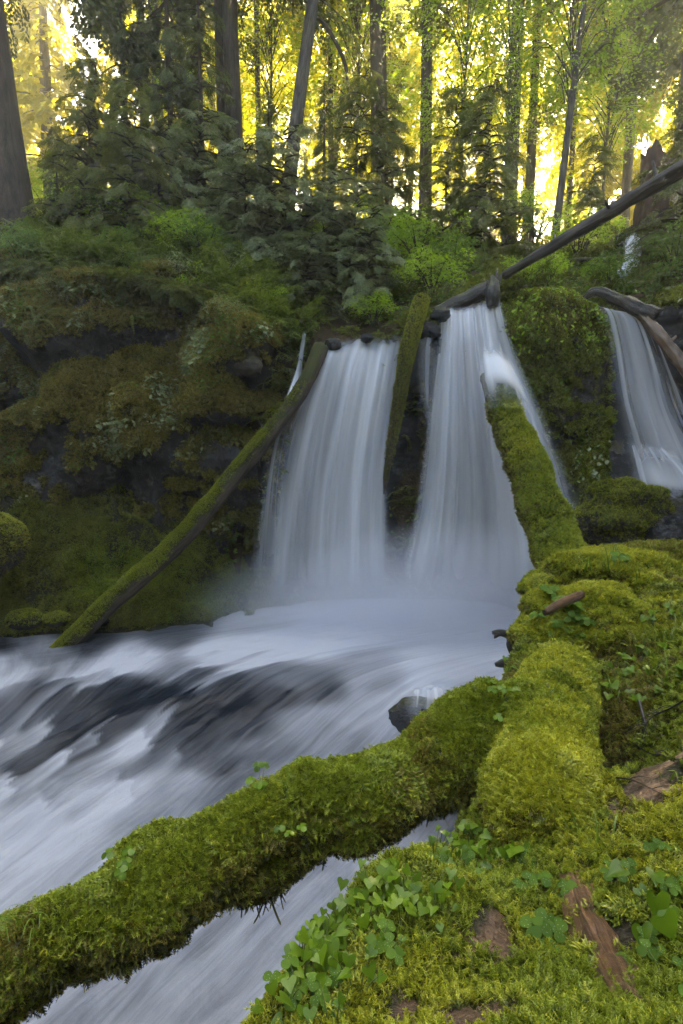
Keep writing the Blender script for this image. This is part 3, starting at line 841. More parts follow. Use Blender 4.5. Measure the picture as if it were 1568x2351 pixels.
f4 = [([(1436, 534, 14.3), (1432, 562, 13.8), (1428, 598, 13.3), (1398, 642, 12.5)], .9), ([(1454, 530, 14.3), (1452, 562, 13.7), (1449, 598, 13.2), (1420, 646, 12.4)], 1.0), ([(1470, 534, 14.3), (1474, 562, 13.8), (1473, 598, 13.3), (1444, 646, 12.5)], .9)]
o = falls('waterfall', f4, M['fall_thick'], 30, 16, 0.1, 4, ((0, 1.4),), edge=0.15)
tag(o, 'small distant white waterfall upstream, just left of the broken tree stump', 'waterfall')

f5 = [([(1425, 1005, 9.35), (1432, 1080, 9.1), (1440, 1150, 8.95)], .5), ([(1450, 1010, 9.3), (1490, 1070, 8.95), (1520, 1150, 8.6)], .95), ([(1500, 1020, 9.2), (1550, 1080, 8.8), (1600, 1160, 8.4)], .9), ([(1550, 1030, 9.2), (1620, 1100, 8.8), (1700, 1170, 8.4)], .7)]
o = falls('waterfall', f5, M['fall_strands'], 70, 20, .14, 17, ((0, 1.0),), fade=(.1, .3), edge=.2)
tag(o, 'fan of white rivulets over the black rock low at the right edge', 'waterfall')
f6 = [([(925, 1580, 6.85), (915, 1610, 6.55), (905, 1650, 6.35)], .35), ([(965, 1572, 6.85), (960, 1605, 6.5), (955, 1655, 6.3)], .6), ([(1005, 1572, 6.85), (1008, 1605, 6.55), (1010, 1650, 6.35)], .8), ([(1035, 1580, 6.85), (1045, 1610, 6.6), (1050, 1645, 6.4)], .6)]
o = falls('water_veil', f6, M['fall_thin'], 40, 16, .04, 19, ((0, 1.0),), fade=(.2, .3), edge=.2)
tag(o, 'thin veil of water sliding over the dark rock in the stream', 'waterfall')
# ------------------------------------------------------------------ moss shapes
hide = {}
def proto_coll(name, items):
    c = bpy.data.collections.new(name)
    for i, (V, F, tip, mat) in enumerate(items):
        nm = '%s_%02d' % (name, i)
        o = bpy.data.objects.new(nm, mesh(nm, V, [F], mat, attrs={'tip': tip}, smooth=False))
        c.objects.link(o)
    return c

def feather(seed, n=6, bend=0.5, lean=0.3, lw=0.13, ll=0.32, pitch=0.9):
    """one branched moss shoot of length 1 growing along +z"""
    g = np.random.default_rng(seed)
    V, F, T = [], [], []
    a = g.random() * 6.28
    dirx = np.array([math.cos(a), math.sin(a), 0])
    pts = []
    for i in range(n + 1):
        t = i / n
        pts.append(dirx * (lean * t + bend * t * t) * 0.8 + np.array([0, 0, t * (1 - 0.3 * bend * t)]))
    pts = np.array(pts)
    side = np.cross(dirx, [0, 0, 1.0])
    def quad(p, q, w0, w1, s, t0, t1):
        k = len(V)
        V.extend([p - s * w0, p + s * w0, q + s * w1, q - s * w1]); T.extend([t0, t0, t1, t1])
        F.append([k, k + 1, k + 2, k + 3])
    for i in range(n):
        quad(pts[i], pts[i + 1], 0.035, 0.03 if i < n - 1 else 0.008, side, i / n, (i + 1) / n)
        if i > 0:
            t = i / n
            tang = unit(pts[i + 1] - pts[i])
            for sgn in (-1, 1):
                l = ll * (1.15 - 0.75 * t) * g.uniform(0.7, 1.25)
                dvec = unit(tang * pitch + side * sgn + dirx * g.uniform(-.35, .35))
                tip = pts[i] + dvec * l
                quad(pts[i] + tang * 0.02, tip, lw * 0.32, lw * 0.10, unit(np.cross(dvec, dirx + 0.3 * side) + 1e-6), t * 0.7, min(1, t + 0.35))
    return np.array(V), np.array(F), np.array(T)

def tuft(seed, k=3, **kw):
    g = np.random.default_rng(seed)
    Vs, Fs, Ts, n = [], [], [], 0
    for i in range(k):
        V, F, T = feather(seed * 17 + i, bend=g.uniform(.2, .9), lean=g.uniform(.1, .6), **kw)
        V = V * g.uniform(.7, 1.1) + np.array([*(g.normal(0, .22, 2)), 0])
        Vs.append(V); Fs.append(F + n); Ts.append(T); n += len(V)
    return np.vstack(Vs), np.vstack(Fs), np.concatenate(Ts)

def cushion(seed):
    """upright starry shoots"""
    g = np.random.default_rng(seed)
    V, F, T = [], [], []
    for i in range(5):
        b = np.array([*g.normal(0, .28, 2), 0]); h = g.uniform(.6, 1.0)
        for j in range(8):
            z = h * (0.35 + 0.65 * j / 7); a = j * 2.4
            d = np.array([math.cos(a), math.sin(a), 0.7]); d /= np.linalg.norm(d)
            s = np.array([-math.sin(a), math.cos(a), 0]) * 0.06
            p = b + np.array([0, 0, z - 0.1]); q = p + d * 0.30
            k_ = len(V)
            V.extend([p - s, p + s, q + s * .3, q - s * .3]); T.extend([z * .5, z * .5, z, z]); F.append([k_, k_ + 1, k_ + 2, k_ + 3])
    return np.array(V), np.array(F), np.array(T)

SHAPES = [tuft(1), tuft(2), tuft(3, k=4), cushion(4)]
MOSS_MATS = ['moss_yellow', 'moss_green', 'moss_olive', 'moss_dark']
NS = len(SHAPES)
moss_coll = proto_coll('moss_sprig', [(V, F, T, M[m]) for m in MOSS_MATS for V, F, T in SHAPES])
far_shapes = [tuft(11, k=3, n=4, lw=.3, ll=.42), tuft(12, k=3, n=4, lw=.3, ll=.42)]
moss_far_coll = proto_coll('moss_clump', [(V, F, T, M[m]) for m in ('moss_far', 'moss_cliff', 'moss_green') for V, F, T in far_shapes])
strand_shapes = [feather(31, n=14, bend=.5, lean=.1, lw=.035, ll=.06, pitch=1.0), feather(32, n=16, bend=.8, lean=-.2, lw=.03, ll=.05, pitch=1.0), feather(33, n=12, bend=.4, lean=.3, lw=.04, ll=.10, pitch=.8)]
strand_coll = proto_coll('moss_strand', [(V, F, T, M['moss_dark']) for V, F, T in strand_shapes])

def near_weight(P):
    d = np.linalg.norm(P - np.array([0, 0, CAM_Z]), axis=1)
    return 1.0 / np.maximum(d, 1.0) ** 1.6

def moss_on(name, V, Fs, n, size, palette, parent=None, seed=0, wfun=None, lift=0.4, grow=True):
    """feathery moss on a surface. palette(P, N) -> material index per point"""
    def W(P, N):
        w = near_weight(P) if grow else np.ones(len(P))
        return w * (wfun(P, N) if wfun is not None else 1.0)
    P, N = sample(V, Fs, n, W, seed)
    g = np.random.default_rng(seed + 1)
    Z = unit(N + np.array([0, 0, lift]) + g.normal(0, .38, P.shape))
    d = np.linalg.norm(P - np.array([0, 0, CAM_Z]), axis=1)
    S = size * g.uniform(.6, 1.3, len(P)) * (np.clip(d / 1.6, .8, 3.0) ** 0.6 if grow else 1.0)
    mi = palette(P, N, g)
    sh = np.where(fbm(P * 4.2, seed + 4, 2) > .38, 3, g.integers(0, 3, len(P)))
    return scatter(name, moss_coll, P - N * 0.004, basis(Z, g.uniform(0, 6.28, len(P))), S, mi * NS + sh, parent)

def pal_bank(P, N, g):
    f = fbm(P * 1.6, 81, 3) + g.normal(0, .12, len(P)) - .22 * sstep(1.7, 2.6, P[:, 1]) - .12
    m = np.where(f > -0.05, 0, 1)
    m = np.where(f < -0.55, 2, m)
    return np.where(N[:, 2] < 0.15, np.where(g.random(len(P)) < .5, 2, 3), m)

moss_on('bank_moss', BV, BF, 95000, 0.034, pal_bank, None, 101,
        lambda P, N: (1 - bare(P)) * (P[:, 1] > 0.75) * (P[:, 1] < 7) * (P[:, 0] < 4.6) * (P[:, 2] > 0.4) * (0.25 + 0.75 * sstep(-0.55, -0.2, fbm(P * 2.6, 82, 3))))

# ------------------------------------------------------------------ fallen logs
def log_thing(name, label, path, mat, n=80, seg=28, bump=.03, bfreq=4., seed=0, flute=.12, ragged=.05, group=None):
    """path rows: px,py,depth,radius"""
    pts = np.array([np.append(at(*p[:3]), p[3]) for p in path])
    V, Fs, uv = tube(pts, n, seg, bump, bfreq, seed, flute, True, ragged)
    o0 = pts[np.argmin(pts[:, 2]), :3]
    t = thing(name, label, 'log', o0, group=group)
    w = obj('wood', mesh('wood', V - o0, Fs, mat, uv=uv), t)
    return t, V, Fs, o0, w

def stubs(t, o0, V, seg, where, mat, r, seed):
    # broken-off branch stubs standing out from a log
    g = np.random.default_rng(seed + 40)
    n = (len(V) - 2) // seg
    for f in where:
        ring = V[int(f * n) * seg:int(f * n) * seg + seg]; c = ring.mean(0)
        p = ring[int(g.integers(0, seg))]
        if p[2] < c[2] - .02: p = 2 * c - p
        d = unit(p - c); l = r * g.uniform(1.6, 4.0)
        Vs, Fs_, uv_ = tube([(*(c + d * .01), r * .8), (*(p + d * l * .4), r * .5), (*(p + d * l + np.array([0, 0, .03])), r * .3)], 10, 8, .008, 12, seed, .35, True, .03)
        obj('branch_stub', mesh('branch_stub', Vs - o0, Fs_, mat, uv=uv_), t)

def moss_child(t, o0, *a, **k):
    m = moss_on(*a, **k)
    m.parent = t; m.location = -Vector(o0)
    return m

# great foreground log, lower left to the bank
pts = [(-180, 2310, 1.95, .195), (60, 2195, 2.05, .18), (350, 2057, 2.25, .165), (620, 1918, 2.48, .17), (740, 1862, 2.6, .195), (830, 1826, 2.66, .18), (1040, 1735, 2.86, .165), (1170, 1672, 3.0, .165), (1290, 1615, 3.15, .16)]
t, V, Fs, o0, w = log_thing('fallen_log', 'thick shaggy moss-covered log slanting across the lower left foreground above the stream', pts, M['log_dark'], 170, 64, .15, 3.6, 3, .16)
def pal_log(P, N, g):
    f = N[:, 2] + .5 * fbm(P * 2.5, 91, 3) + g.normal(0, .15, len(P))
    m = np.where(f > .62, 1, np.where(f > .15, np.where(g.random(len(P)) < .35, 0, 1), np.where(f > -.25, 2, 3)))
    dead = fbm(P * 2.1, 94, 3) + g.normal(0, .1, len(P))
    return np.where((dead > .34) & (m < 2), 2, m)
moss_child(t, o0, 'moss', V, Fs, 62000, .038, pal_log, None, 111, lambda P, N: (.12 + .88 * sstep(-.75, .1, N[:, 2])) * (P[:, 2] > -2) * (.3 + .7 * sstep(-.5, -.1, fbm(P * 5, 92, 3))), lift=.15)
P, N = sample(V, Fs, 5500, lambda P, N: sstep(.0, -.6, N[:, 2]) * (0.35 + .65 * sstep(0.0, .4, fbm(P * 5.5, 93, 2))), 112)
g = np.random.default_rng(5)
hm = scatter('hanging_moss', strand_coll, P, basis(np.array([[0, 0, -1.]]) + g.normal(0, .12, P.shape), g.uniform(0, 6.28, len(P))), g.uniform(.02, .06, len(P)) * (1 + .8 * sstep(.1, .6, fbm(P * 5.5, 93, 2)) + 1.0 * (g.random(len(P)) < .03)), g.integers(0, 3, len(P)), t)
hm.location = -Vector(o0)

# yellow mossy log lying towards the camera on the bank
pts = [(1290, 1545, 3.75, .17), (1262, 1620, 3.3, .205), (1250, 1700, 2.9, .21), (1245, 1780, 2.55, .215), (1232, 1850, 2.25, .205), (1226, 1885, 2.1, .15), (1222, 1900, 2.03, .05)]
t, V, Fs, o0, w = log_thing('fallen_log', 'short yellow-green fluffy mossy log pointing at the camera on the right bank', pts, M['log_mossy'], 80, 44, .06, 4, 4, .08)
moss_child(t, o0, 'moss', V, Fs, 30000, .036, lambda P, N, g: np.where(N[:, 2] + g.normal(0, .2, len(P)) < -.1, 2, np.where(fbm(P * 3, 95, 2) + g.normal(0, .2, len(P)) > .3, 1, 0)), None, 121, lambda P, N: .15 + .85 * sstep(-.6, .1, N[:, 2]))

# thick leaning log on the right
pts = [(1125, 868, 8.9, .16), (1150, 925, 8.5, .20), (1203, 1050, 7.6, .225), (1255, 1190, 6.7, .235), (1298, 1310, 5.9, .24), (1325, 1400, 5.3, .25), (1345, 1460, 4.9, .25)]
t, V, Fs, o0, w = log_thing('fallen_log', 'thick mossy log leaning up from the right bank into the tall waterfall', pts, M['log_mossy'], 120, 40, .075, 2.6, 6, .10)
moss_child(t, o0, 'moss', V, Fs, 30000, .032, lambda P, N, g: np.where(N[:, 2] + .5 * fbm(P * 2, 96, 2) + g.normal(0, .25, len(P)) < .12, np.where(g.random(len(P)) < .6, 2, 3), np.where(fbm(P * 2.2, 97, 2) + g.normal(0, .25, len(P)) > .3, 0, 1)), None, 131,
           lambda P, N: (.35 + .65 * sstep(-.8, .1, N[:, 2])) * sstep(8.55, 8.3, P[:, 1]) * (.25 + .75 * sstep(-.35, 0.05, fbm(P * 3.1, 98, 3))), grow=True)
# splash where the fall strikes its broken upper end
spl = [([(1095, 800, 9.1), (1088, 880, 8.5), (1095, 985, 8.3)], .5), ([(1112, 790, 9.1), (1118, 865, 8.4), (1126, 945, 8.15)], .95), ([(1130, 785, 9.1), (1148, 860, 8.3), (1160, 932, 8.05)], 1.0), ([(1145, 790, 9.1), (1180, 875, 8.3), (1200, 955, 8.05)], .9), ([(1160, 800, 9.1), (1215, 910, 8.5), (1255, 1030, 8.2)], .6)]
o = falls('waterfall', spl, M['fall_thin'], 50, 16, .05, 14, ((0, 1.1),), fade=(.25, .4), edge=.25)
tag(o, 'white splash spraying over the broken top end of the thick leaning log', 'splash')

# left leaning log
pts = [(130, 1500, 8.45, .12), (165, 1470, 8.6, .145), (280, 1360, 8.9, .16), (405, 1250, 9.25, .165), (500, 1140, 9.5, .155), (590, 1030, 9.75, .145), (660, 945, 9.95, .14), (705, 870, 10.2, .14), (735, 800, 10.55, .14)]
t, V, Fs, o0, w = log_thing('fallen_log', 'long slender mossy log leaning from the left pool up to the left waterfall', pts, M['log_mossy'], 130, 26, .03, 3, 8, .10)
stubs(t, o0, V, 26, (.3, .55, .72), M['log_dark'], .035, 5)
moss_child(t, o0, 'moss', V, Fs, 24000, .034, lambda P, N, g: np.where(g.random(len(P)) < .45, 0, 1) + np.where(N[:, 2] < -.2, 1, 0), None, 141,
           lambda P, N: sstep(-.15, .35, N[:, 2] - .25 * N[:, 0] + .35 * fbm(P * 2.3, 99, 3)) * sstep(10.1, 9.7, P[:, 1]) * (1 - .85 * sstep(.05, .3, fbm(P * np.array([1.2, 1.2, 1.2]), 100, 2)) * (P[:, 2] > 1.6)), grow=False)

# thin log in the middle of the falls
pts = [(968, 688, 10.25, .115), (953, 740, 10.1, .125), (934, 820, 10.0, .115), (917, 910, 9.95, .10), (902, 1000, 9.92, .08), (890, 1070, 9.92, .055), (882, 1130, 9.95, .025)]
t, V, Fs, o0, w = log_thing('fallen_log', 'thin mossy log standing nearly upright between the two main waterfalls', pts, M['log_mossy'], 90, 22, .02, 4, 9, .1)
moss_child(t, o0, 'moss', V, Fs, 9000, .038, lambda P, N, g: np.where(P[:, 2] + g.normal(0, .25, len(P)) > 4.5, 0, np.where(g.random(len(P)) < .5, 2, 1)), None, 151, lambda P, N: sstep(2.6, 3.9, P[:, 2]) * (.4 + .6 * (N[:, 0] > -.3)), grow=False)

# bare grey log high on the right
t, V, Fs, o0, w = log_thing('fallen_log', 'bare dark grey log sloping down from the upper right onto the mossy cliff top', [(1160, 632, 10.6, .075), (1720, 293, 8.0, .125)], M['log_grey'], 90, 20, .02, 5, 10, .28)
stubs(t, o0, V, 20, (.25, .52, .7), M['log_grey'], .05, 1)
# dark wet log and brown log by the far right fall
t, V, Fs, o0, w = log_thing('fallen_log', 'black wet log lying across the lip of the far right waterfall', [(1335, 690, 10.5, .05), (1380, 672, 10.35, .09), (1500, 724, 10.0, .12)], M['log_dark'], 60, 22, .05, 6, 11, .4, .12)
t, V, Fs, o0, w = log_thing('fallen_log', 'split wet brown log hanging down beside the far right waterfall', [(1475, 722, 10.05, .085), (1650, 942, 9.1, .12)], M['log_brown'], 70, 24, .035, 6, 12, .42, .16)
stubs(t, o0, V, 24, (.3,), M['log_brown'], .05, 2)
t, V, Fs, o0, w = log_thing('fallen_log', 'low mossy brown log lying on the lip at the top of the tall waterfall', [(1000, 712, 10.75, .06), (1050, 695, 10.7, .12), (1100, 672, 10.65, .13), (1135, 655, 10.6, .12)], M['log_dark'], 40, 16, .03, 5, 13, .15)
# snag at the top of the tall fall: short dark root with jagged prongs
b = at(1132, 690, 10.25)
t = thing('tree_snag', 'black jagged upright root snag at the top of the tall waterfall', 'snag', b)
V, Fs, uv = tube([(0, 0, -.1, .10), (-.02, 0, .12, .13), (.0, .02, .28, .10), (-.04, .02, .42, .03)], 18, 12, .03, 6, 3, .3)
obj('root', mesh('root', V, Fs, M['log_dark'], uv=uv), t)
for i, (dx, dz, h) in enumerate(((.10, .2, .24), (-.10, .16, .2), (.05, .26, .26))):
    V, Fs, uv = tube([(dx * .4, 0, dz - .1, .05), (dx, .02, dz + h * .5, .035), (dx * 1.3, .02, dz + h, .01)], 10, 8, .012, 9, 4 + i, .3)
    obj('prong', mesh('prong', V, Fs, M['log_dark'], uv=uv), t)
# broken wet branch in the pool by the bank
b = at(1200, 1465, 7.0); b[2] = max(b[2], .2)
t = thing('driftwood', 'black broken wet branch poking into the white pool beside the right bank', 'driftwood', b)
V, Fs, uv = tube([(-.36, 0, .05, .05), (-.28, 0, .07, .045), (-.1, 0, .03, .06), (.2, .05, -.02, .075), (.5, .1, -.1, .08)], 26, 12, .025, 9, 5, .25, ragged=.03)
obj('wood', mesh('wood', V, Fs, M['log_dark'], uv=uv), t)
V, Fs, uv = tube([(-.16, 0, .03, .05), (-.14, 0, -.1, .055), (-.05, 0, -.22, .07), (.1, .02, -.34, .06)], 16, 10, .025, 9, 6, .25)
obj('branch', mesh('branch', V, Fs, M['log_dark'], uv=uv), t)
V, Fs, uv = tube([(-.34, 0, -.36, .03), (-.2, 0, -.33, .06), (.0, .02, -.32, .07), (.3, .02, -.36, .07)], 16, 10, .025, 9, 7, .25)
obj('branch', mesh('branch', V, Fs, M['log_dark'], uv=uv), t)
# rotten grooved piece of wood in the bank
pts = [(1325, 2010, 1.68, .05), (1350, 2080, 1.52, .058), (1385, 2160, 1.38, .062), (1425, 2250, 1.24, .06), (1440, 2310, 1.16, .045)]
Q = np.array([np.append(at(*p[:3]), p[3]) for p in pts]); Q[:, 2] = bank_z(Q[:, 0], Q[:, 1]) - .022
V, Fs, uv = tube(Q, 80, 40, .016, 16, 7, .5, True, .06)
o = obj('rotten_wood', mesh('rotten_wood', V, Fs, M['rotten'], uv=uv)); tag(o, 'grooved reddish brown strip of rotten wood set in the foreground moss', 'wood')
Q = np.array([np.append(at(*p[:3]), p[3]) for p in ((1255, 1405, 4.15, .02), (1290, 1385, 4.15, .035), (1335, 1365, 4.15, .03))])
V, Fs, uv = tube(Q, 20, 10, .015, 10, 8, .3, True, .03)
o = obj('bark_piece', mesh('bark_piece', V, Fs, M['rotten'], uv=uv)); tag(o, 'small piece of brown bark lying on the mossy boulder of the right bank', 'bark')

# ------------------------------------------------------------------ boulders
def boulder(name, label, c, r, mat, bump=.25, bfreq=1.6, seed=0, rot=0., moss=0, size=.03, pal=None, wf=None, nu=40, nv=52, grow=True):
    c = np.asarray(c, float)
    V, Fs = ellipsoid(c, r, nu, nv, bump, bfreq, seed, rot)
    o0 = np.array([c[0], c[1], V[:, 2].min()])
    t = thing(name, label, 'boulder', o0)
    obj('stone', mesh('stone', V - o0, Fs, mat), t)
    if moss: moss_child(t, o0, 'moss', V, Fs, moss, size, pal, None, seed + 300, wf, grow=grow)
    return t
def pal_mound(P, N, g):
    f = N[:, 2] + .6 * fbm(P * 2.2, 104, 3) + g.normal(0, .2, len(P))
    return np.where(f > .55, 0, np.where(f > .15, 1, np.where(g.random(len(P)) < .75, 2, 3)))
boulder('mossy_boulder', 'big round mossy boulder bulging at the foot of the thick leaning log', at(1365, 1455, 4.55), (.60, .52, .36), M['bank'], .42, 1.9, 1, .3, 30000, .034, pal_mound, lambda P, N: .2 + .8 * sstep(-.8, -.1, N[:, 2]))
boulder('mossy_boulder', 'rounded mossy boulder behind the first one, tufted with grass', at(1400, 1350, 5.35), (.75, .5, .34), M['bank'], .42, 1.9, 2, .1, 16000, .034, pal_mound, lambda P, N: .2 + .8 * sstep(-.8, -.1, N[:, 2]))
boulder('mossy_boulder', 'low brownish mossy boulder at the right edge below the far right waterfall', at(1540, 1300, 6.1), (.85, .4, .22), M['bank'], .25, 1.6, 3, 0, 9000, .036, lambda P, N, g: np.where(g.random(len(P)) < .6, 2, 1), None)
boulder('mossy_boulder', 'bright mossy boulder cut off by the left edge above the pool', at(-40, 1250, 8.7), (.62, .55, .50), M['slope_moss'], .22, 1.4, 4, 0, 8000, .05, lambda P, N, g: np.where(N[:, 2] + g.normal(0, .3, len(P)) > .2, 0, 2), lambda P, N: .1 + sstep(-.4, .3, N[:, 2]), grow=False)
boulder('mossy_boulder', 'knobbly mossy rock shelf at the foot of the right cliff', at(1430, 1185, 8.9), (.66, .42, .50), M['cliff'], .6, 2.1, 5, 0, 10000, .05, lambda P, N, g: np.where(g.random(len(P)) < .5, 1, np.where(g.random(len(P)) < .5, 0, 2)), lambda P, N: .1 + sstep(-.3, .3, N[:, 2] + .5 * fbm(P * 2, 105, 2)), grow=False)
boulder('wet_rock', 'glossy black rock below the far right waterfall, beside the mossy rock shelf', at(1545, 1215, 8.9), (.75, .5, .5), M['wet_rock'], .4, 1.8, 16)
c = at(955, 1608, 6.9); c[2] = stream_z(c[:1], c[1:2])[0] + .02
boulder('wet_rock', 'dark wet rock in the stream with thin water sliding over it', c, (.36, .3, .24), M['wet_rock'], .25, 1.7, 6)
boulder('creek_rock', 'dark rock ledge from which the small distant waterfall drops', at(1455, 556, 14.75), (.42, .3, .34), M['wet_rock'], .4, 1.9, 27, nu=20, nv=26)
for px, py, y, r, lab in ((765, 790, 10.72, .11, 'dark wet stone parting the left end of the broad curtain lip'), (842, 776, 10.75, .09, 'dark wet stone in the middle of the broad curtain lip'), (1012, 722, 10.3, .13, 'black wet stone at the left corner of the tall waterfall lip'), (985, 760, 10.3, .16, 'black glistening stone between the thin centre log and the tall waterfall')):
    boulder('lip_stone', lab, at(px, py, y), (r * 1.3, r, r), M['wet_rock'], .4, 2.0, int(px), nu=18, nv=24)
c = at(585, 850, 10.75); c[1] = cliff_y(c[:1], c[2:3])[0] + .10
boulder('grey_rock', 'pale grey rock showing through the moss left of the narrow water jet', c, (.24, .2, .18), M['bark_grey'], .2, 1.4, 7)
for i, (px, py, y, r) in enumerate(((235, 1450, 9.1, .10), (60, 1440, 9.0, .22), (130, 1430, 9.1, .16))):
    c = at(px, py, y); c[2] = slope_z(c[:1], c[1:2])[0] + r * .25
    lab = ['small bare grey stone at the waterline left of the leaning log', 'flat mossy stone at the waterline near the left edge', 'second mossy stone at the waterline, nearer the leaning log'][i]
    boulder('shore_stone', lab, c, (r * 1.3, r, r * .7), M['wet_rock'] if i == 0 else M['slope_moss'], .2, 1.6, 8 + i, 0, 0 if i == 0 else 1500, .04, lambda P, N, g: np.where(g.random(len(P)) < .5, 1, 0), lambda P, N: sstep(0, .4, N[:, 2]), nu=16, nv=22, grow=False)

# moss on the far slope and on the cliffs
P, N = sample(SV, SF, 75000, lambda P, N: sstep(.25, .6, N[:, 2]) * (P[:, 2] > .05) * (P[:, 0] > -7) * (.15 + .85 * sstep(-.4, 0, fbm(P * 1.6, 106, 3))), 160)
g = np.random.default_rng(8)
scatter('slope_moss', moss_far_coll, P, basis(N + np.array([0, 0, .4]) + g.normal(0, .4, P.shape), g.uniform(0, 6.28, len(P))), g.uniform(.04, .095, len(P)), np.where(fbm(P * 1.2, 109, 2) + g.normal(0, .2, len(P)) < .15, 0, 4) + g.integers(0, 2, len(P)))
CN = CF
def cliff_w(P, N):
    s = seen(P)
    dry = 1 - (((s[:, 0] > 640) & (s[:, 0] < 1150)) | (s[:, 0] > 1400) & (s[:, 1] > 700)).astype(float)
    right = (s[:, 0] > 1150) & (s[:, 0] < 1400)
    f = N[:, 2] * .9 + fbm(P * 1.3, 107, 4) * 1.3 + .5 * sstep(1.6, 4.6, P[:, 2]) - .35
    return dry * np.where(right, sstep(-.25, .1, f) + .02, sstep(-.1, .12, f)) * (P[:, 0] > -7.5) * (P[:, 0] < 7)
P, N = sample(CV, CF, 150000, cliff_w, 170)
g = np.random.default_rng(9)
s = seen(P)
right = s[:, 0] > 1150
f = fbm(P * 1.5, 108, 3)
pk = np.where(right, np.where(f + g.normal(0, .15, len(P)) > -.15, np.where(g.random(len(P)) < .6, 4, 0), np.where(g.random(len(P)) < .6, 0, 2)), 2)
scatter('cliff_moss', moss_far_coll, P, basis(N + np.array([0, 0, -.5]) + g.normal(0, .4, P.shape), g.uniform(0, 6.28, len(P))), g.uniform(.05, .17, len(P)) * np.where(right, .85, 1.0), pk + g.integers(0, 2, len(P)))
# ------------------------------------------------------------------ foliage shapes
def spray(seed, nb=9, leaf=.085, lw=.022, droop=.35, ang=.95):
    """flat feathery conifer spray about 1 long along +x; returns V, F (quads)"""
    g = np.random.default_rng(seed)
    V, F = [], []
    def leafq(p, d, s, l, w):
        k_ = len(V)
        V.extend([p - s * w * .5, p + d * l * .5 - s * w, p + d * l, p + d * l * .5 + s * w]); F.append([k_, k_ + 1, k_ + 2, k_ + 3])
    for i in range(nb):
        t = (i + .6) / nb
        base = np.array([t, 0, -droop * t * t])
        for sg in (-1, 1):
            bl = (.46 * (1 - t) + .10) * g.uniform(.75, 1.2)
            a = ang * g.uniform(.8, 1.15) * sg
            bd = np.array([math.cos(a), math.sin(a), -.28 - .5 * droop * t + g.normal(0, .12)]); bd /= np.linalg.norm(bd)
            m = max(2, int(bl / (leaf * .62)))
            for j in range(m):
                q = base + bd * bl * (j + .3) / m + np.array([0, 0, -.25 * bl * (j / m) ** 2])
                for s2 in (-1, 1):
                    ld = unit(bd + s2 * .75 * np.array([-math.sin(a), math.cos(a), 0]) + g.normal(0, .18, 3) + np.array([0, 0, -.15]))
                    leafq(q, ld, unit(np.cross(ld, [g.normal(0, .35), g.normal(0, .35), 1.])), leaf * g.uniform(.8, 1.25), lw)
    leafq(np.array([.95, 0, -droop * .9]), np.array([1., 0, -.5]), np.array([0, 1., 0]), leaf, lw)
    return np.array(V), np.array(F)

def tubes_to(bufV, bufF, pts, n, seg):
    V, Fs, _ = tube(pts, n, seg, caps=False)
    bufF.append(Fs[0] + sum(len(v) for v in bufV)); bufV.append(V)

def rotz_align(az, pit, roll):
    """rotation matrices taking +x to heading az, pitch pit (down negative), rolled"""
    ca, sa, cp, sp, cr, sr = np.cos(az), np.sin(az), np.cos(pit), np.sin(pit), np.cos(roll), np.sin(roll)
    X = np.stack([ca * cp, sa * cp, sp], -1)
    Y0 = np.stack([-sa, ca, 0 * ca], -1)
    Z0 = np.cross(X, Y0)
    Y = Y0 * cr[:, None] + Z0 * sr[:, None]
    return np.stack([X, Y, np.cross(X, Y)], -1)

SPR = {'fine': [spray(s) for s in (1, 2, 3)], 'mid': [spray(s, 7, .13, .036) for s in (4, 5, 6)], 'coarse': [spray(s, 5, .24, .075) for s in (7, 8)],
       'feather': [spray(s, 8, .085, .022, .3, .8) for s in (9, 10, 11)]}

def conifer(name, H, h0, Rmax, nb, seed, kind, size, mats, per=6, sag=.5, up=.15, dead=0, topcut=0.8):
    """crown of drooping boughs: mesh with sprays (material 0) and bough wood (material 1), trunk axis at 0,0"""
    g = np.random.default_rng(seed)
    P, AZ, PI_, RO, SC = [], [], [], [], []
    BV, BF = [], []
    for b in range(nb):
        f = (b + g.random()) / nb
        h = h0 + (H - h0) * f
        B = Rmax * (1 - f * topcut) * g.choice([g.uniform(.25, .6), g.uniform(.6, 1.2)], p=[.35, .65])
        az = g.random() * 6.283
        up0 = up * g.uniform(.2, 1.5)
        s = np.linspace(0, 1, 7)
        x = B * s; z = up0 * B * s - sag * B * s ** 2
        c, sn = math.cos(az), math.sin(az)
        pts = np.stack([x * c, x * sn, h + z, .012 + .018 * B * (1 - s)], 1)
        tubes_to(BV, BF, pts, 6, 4)
        m = max(2, int(per * B / Rmax * 1.2))
        for j in range(m):
            t = g.uniform(.18, 1.0) if j else 1.0
            px = B * t; pz = h + up0 * B * t - sag * B * t * t
            da = g.choice([-1, 1]) * g.uniform(.35, 1.0) * (1 - .5 * t) if j else 0
            P.append((px * c, px * sn, pz)); AZ.append(az + da); PI_.append(up0 - 1.3 * sag * t - g.uniform(0, .5)); RO.append(g.normal(0, .35)); SC.append(size * g.uniform(.6, 1.15))
    P = np.array(P)
    pr = SPR[kind]
    V, F, _ = join(pr, g.integers(0, len(pr), len(P)), P, rotz_align(np.array(AZ), np.array(PI_), np.array(RO)), np.array(SC))
    WVv = np.vstack(BV); WFf = np.vstack(BF)
    return mesh(name, np.vstack([V, WVv]), [F, WFf + len(V)], mats, midx=np.concatenate([np.zeros(len(F)), np.ones(len(WFf))]), smooth=False)

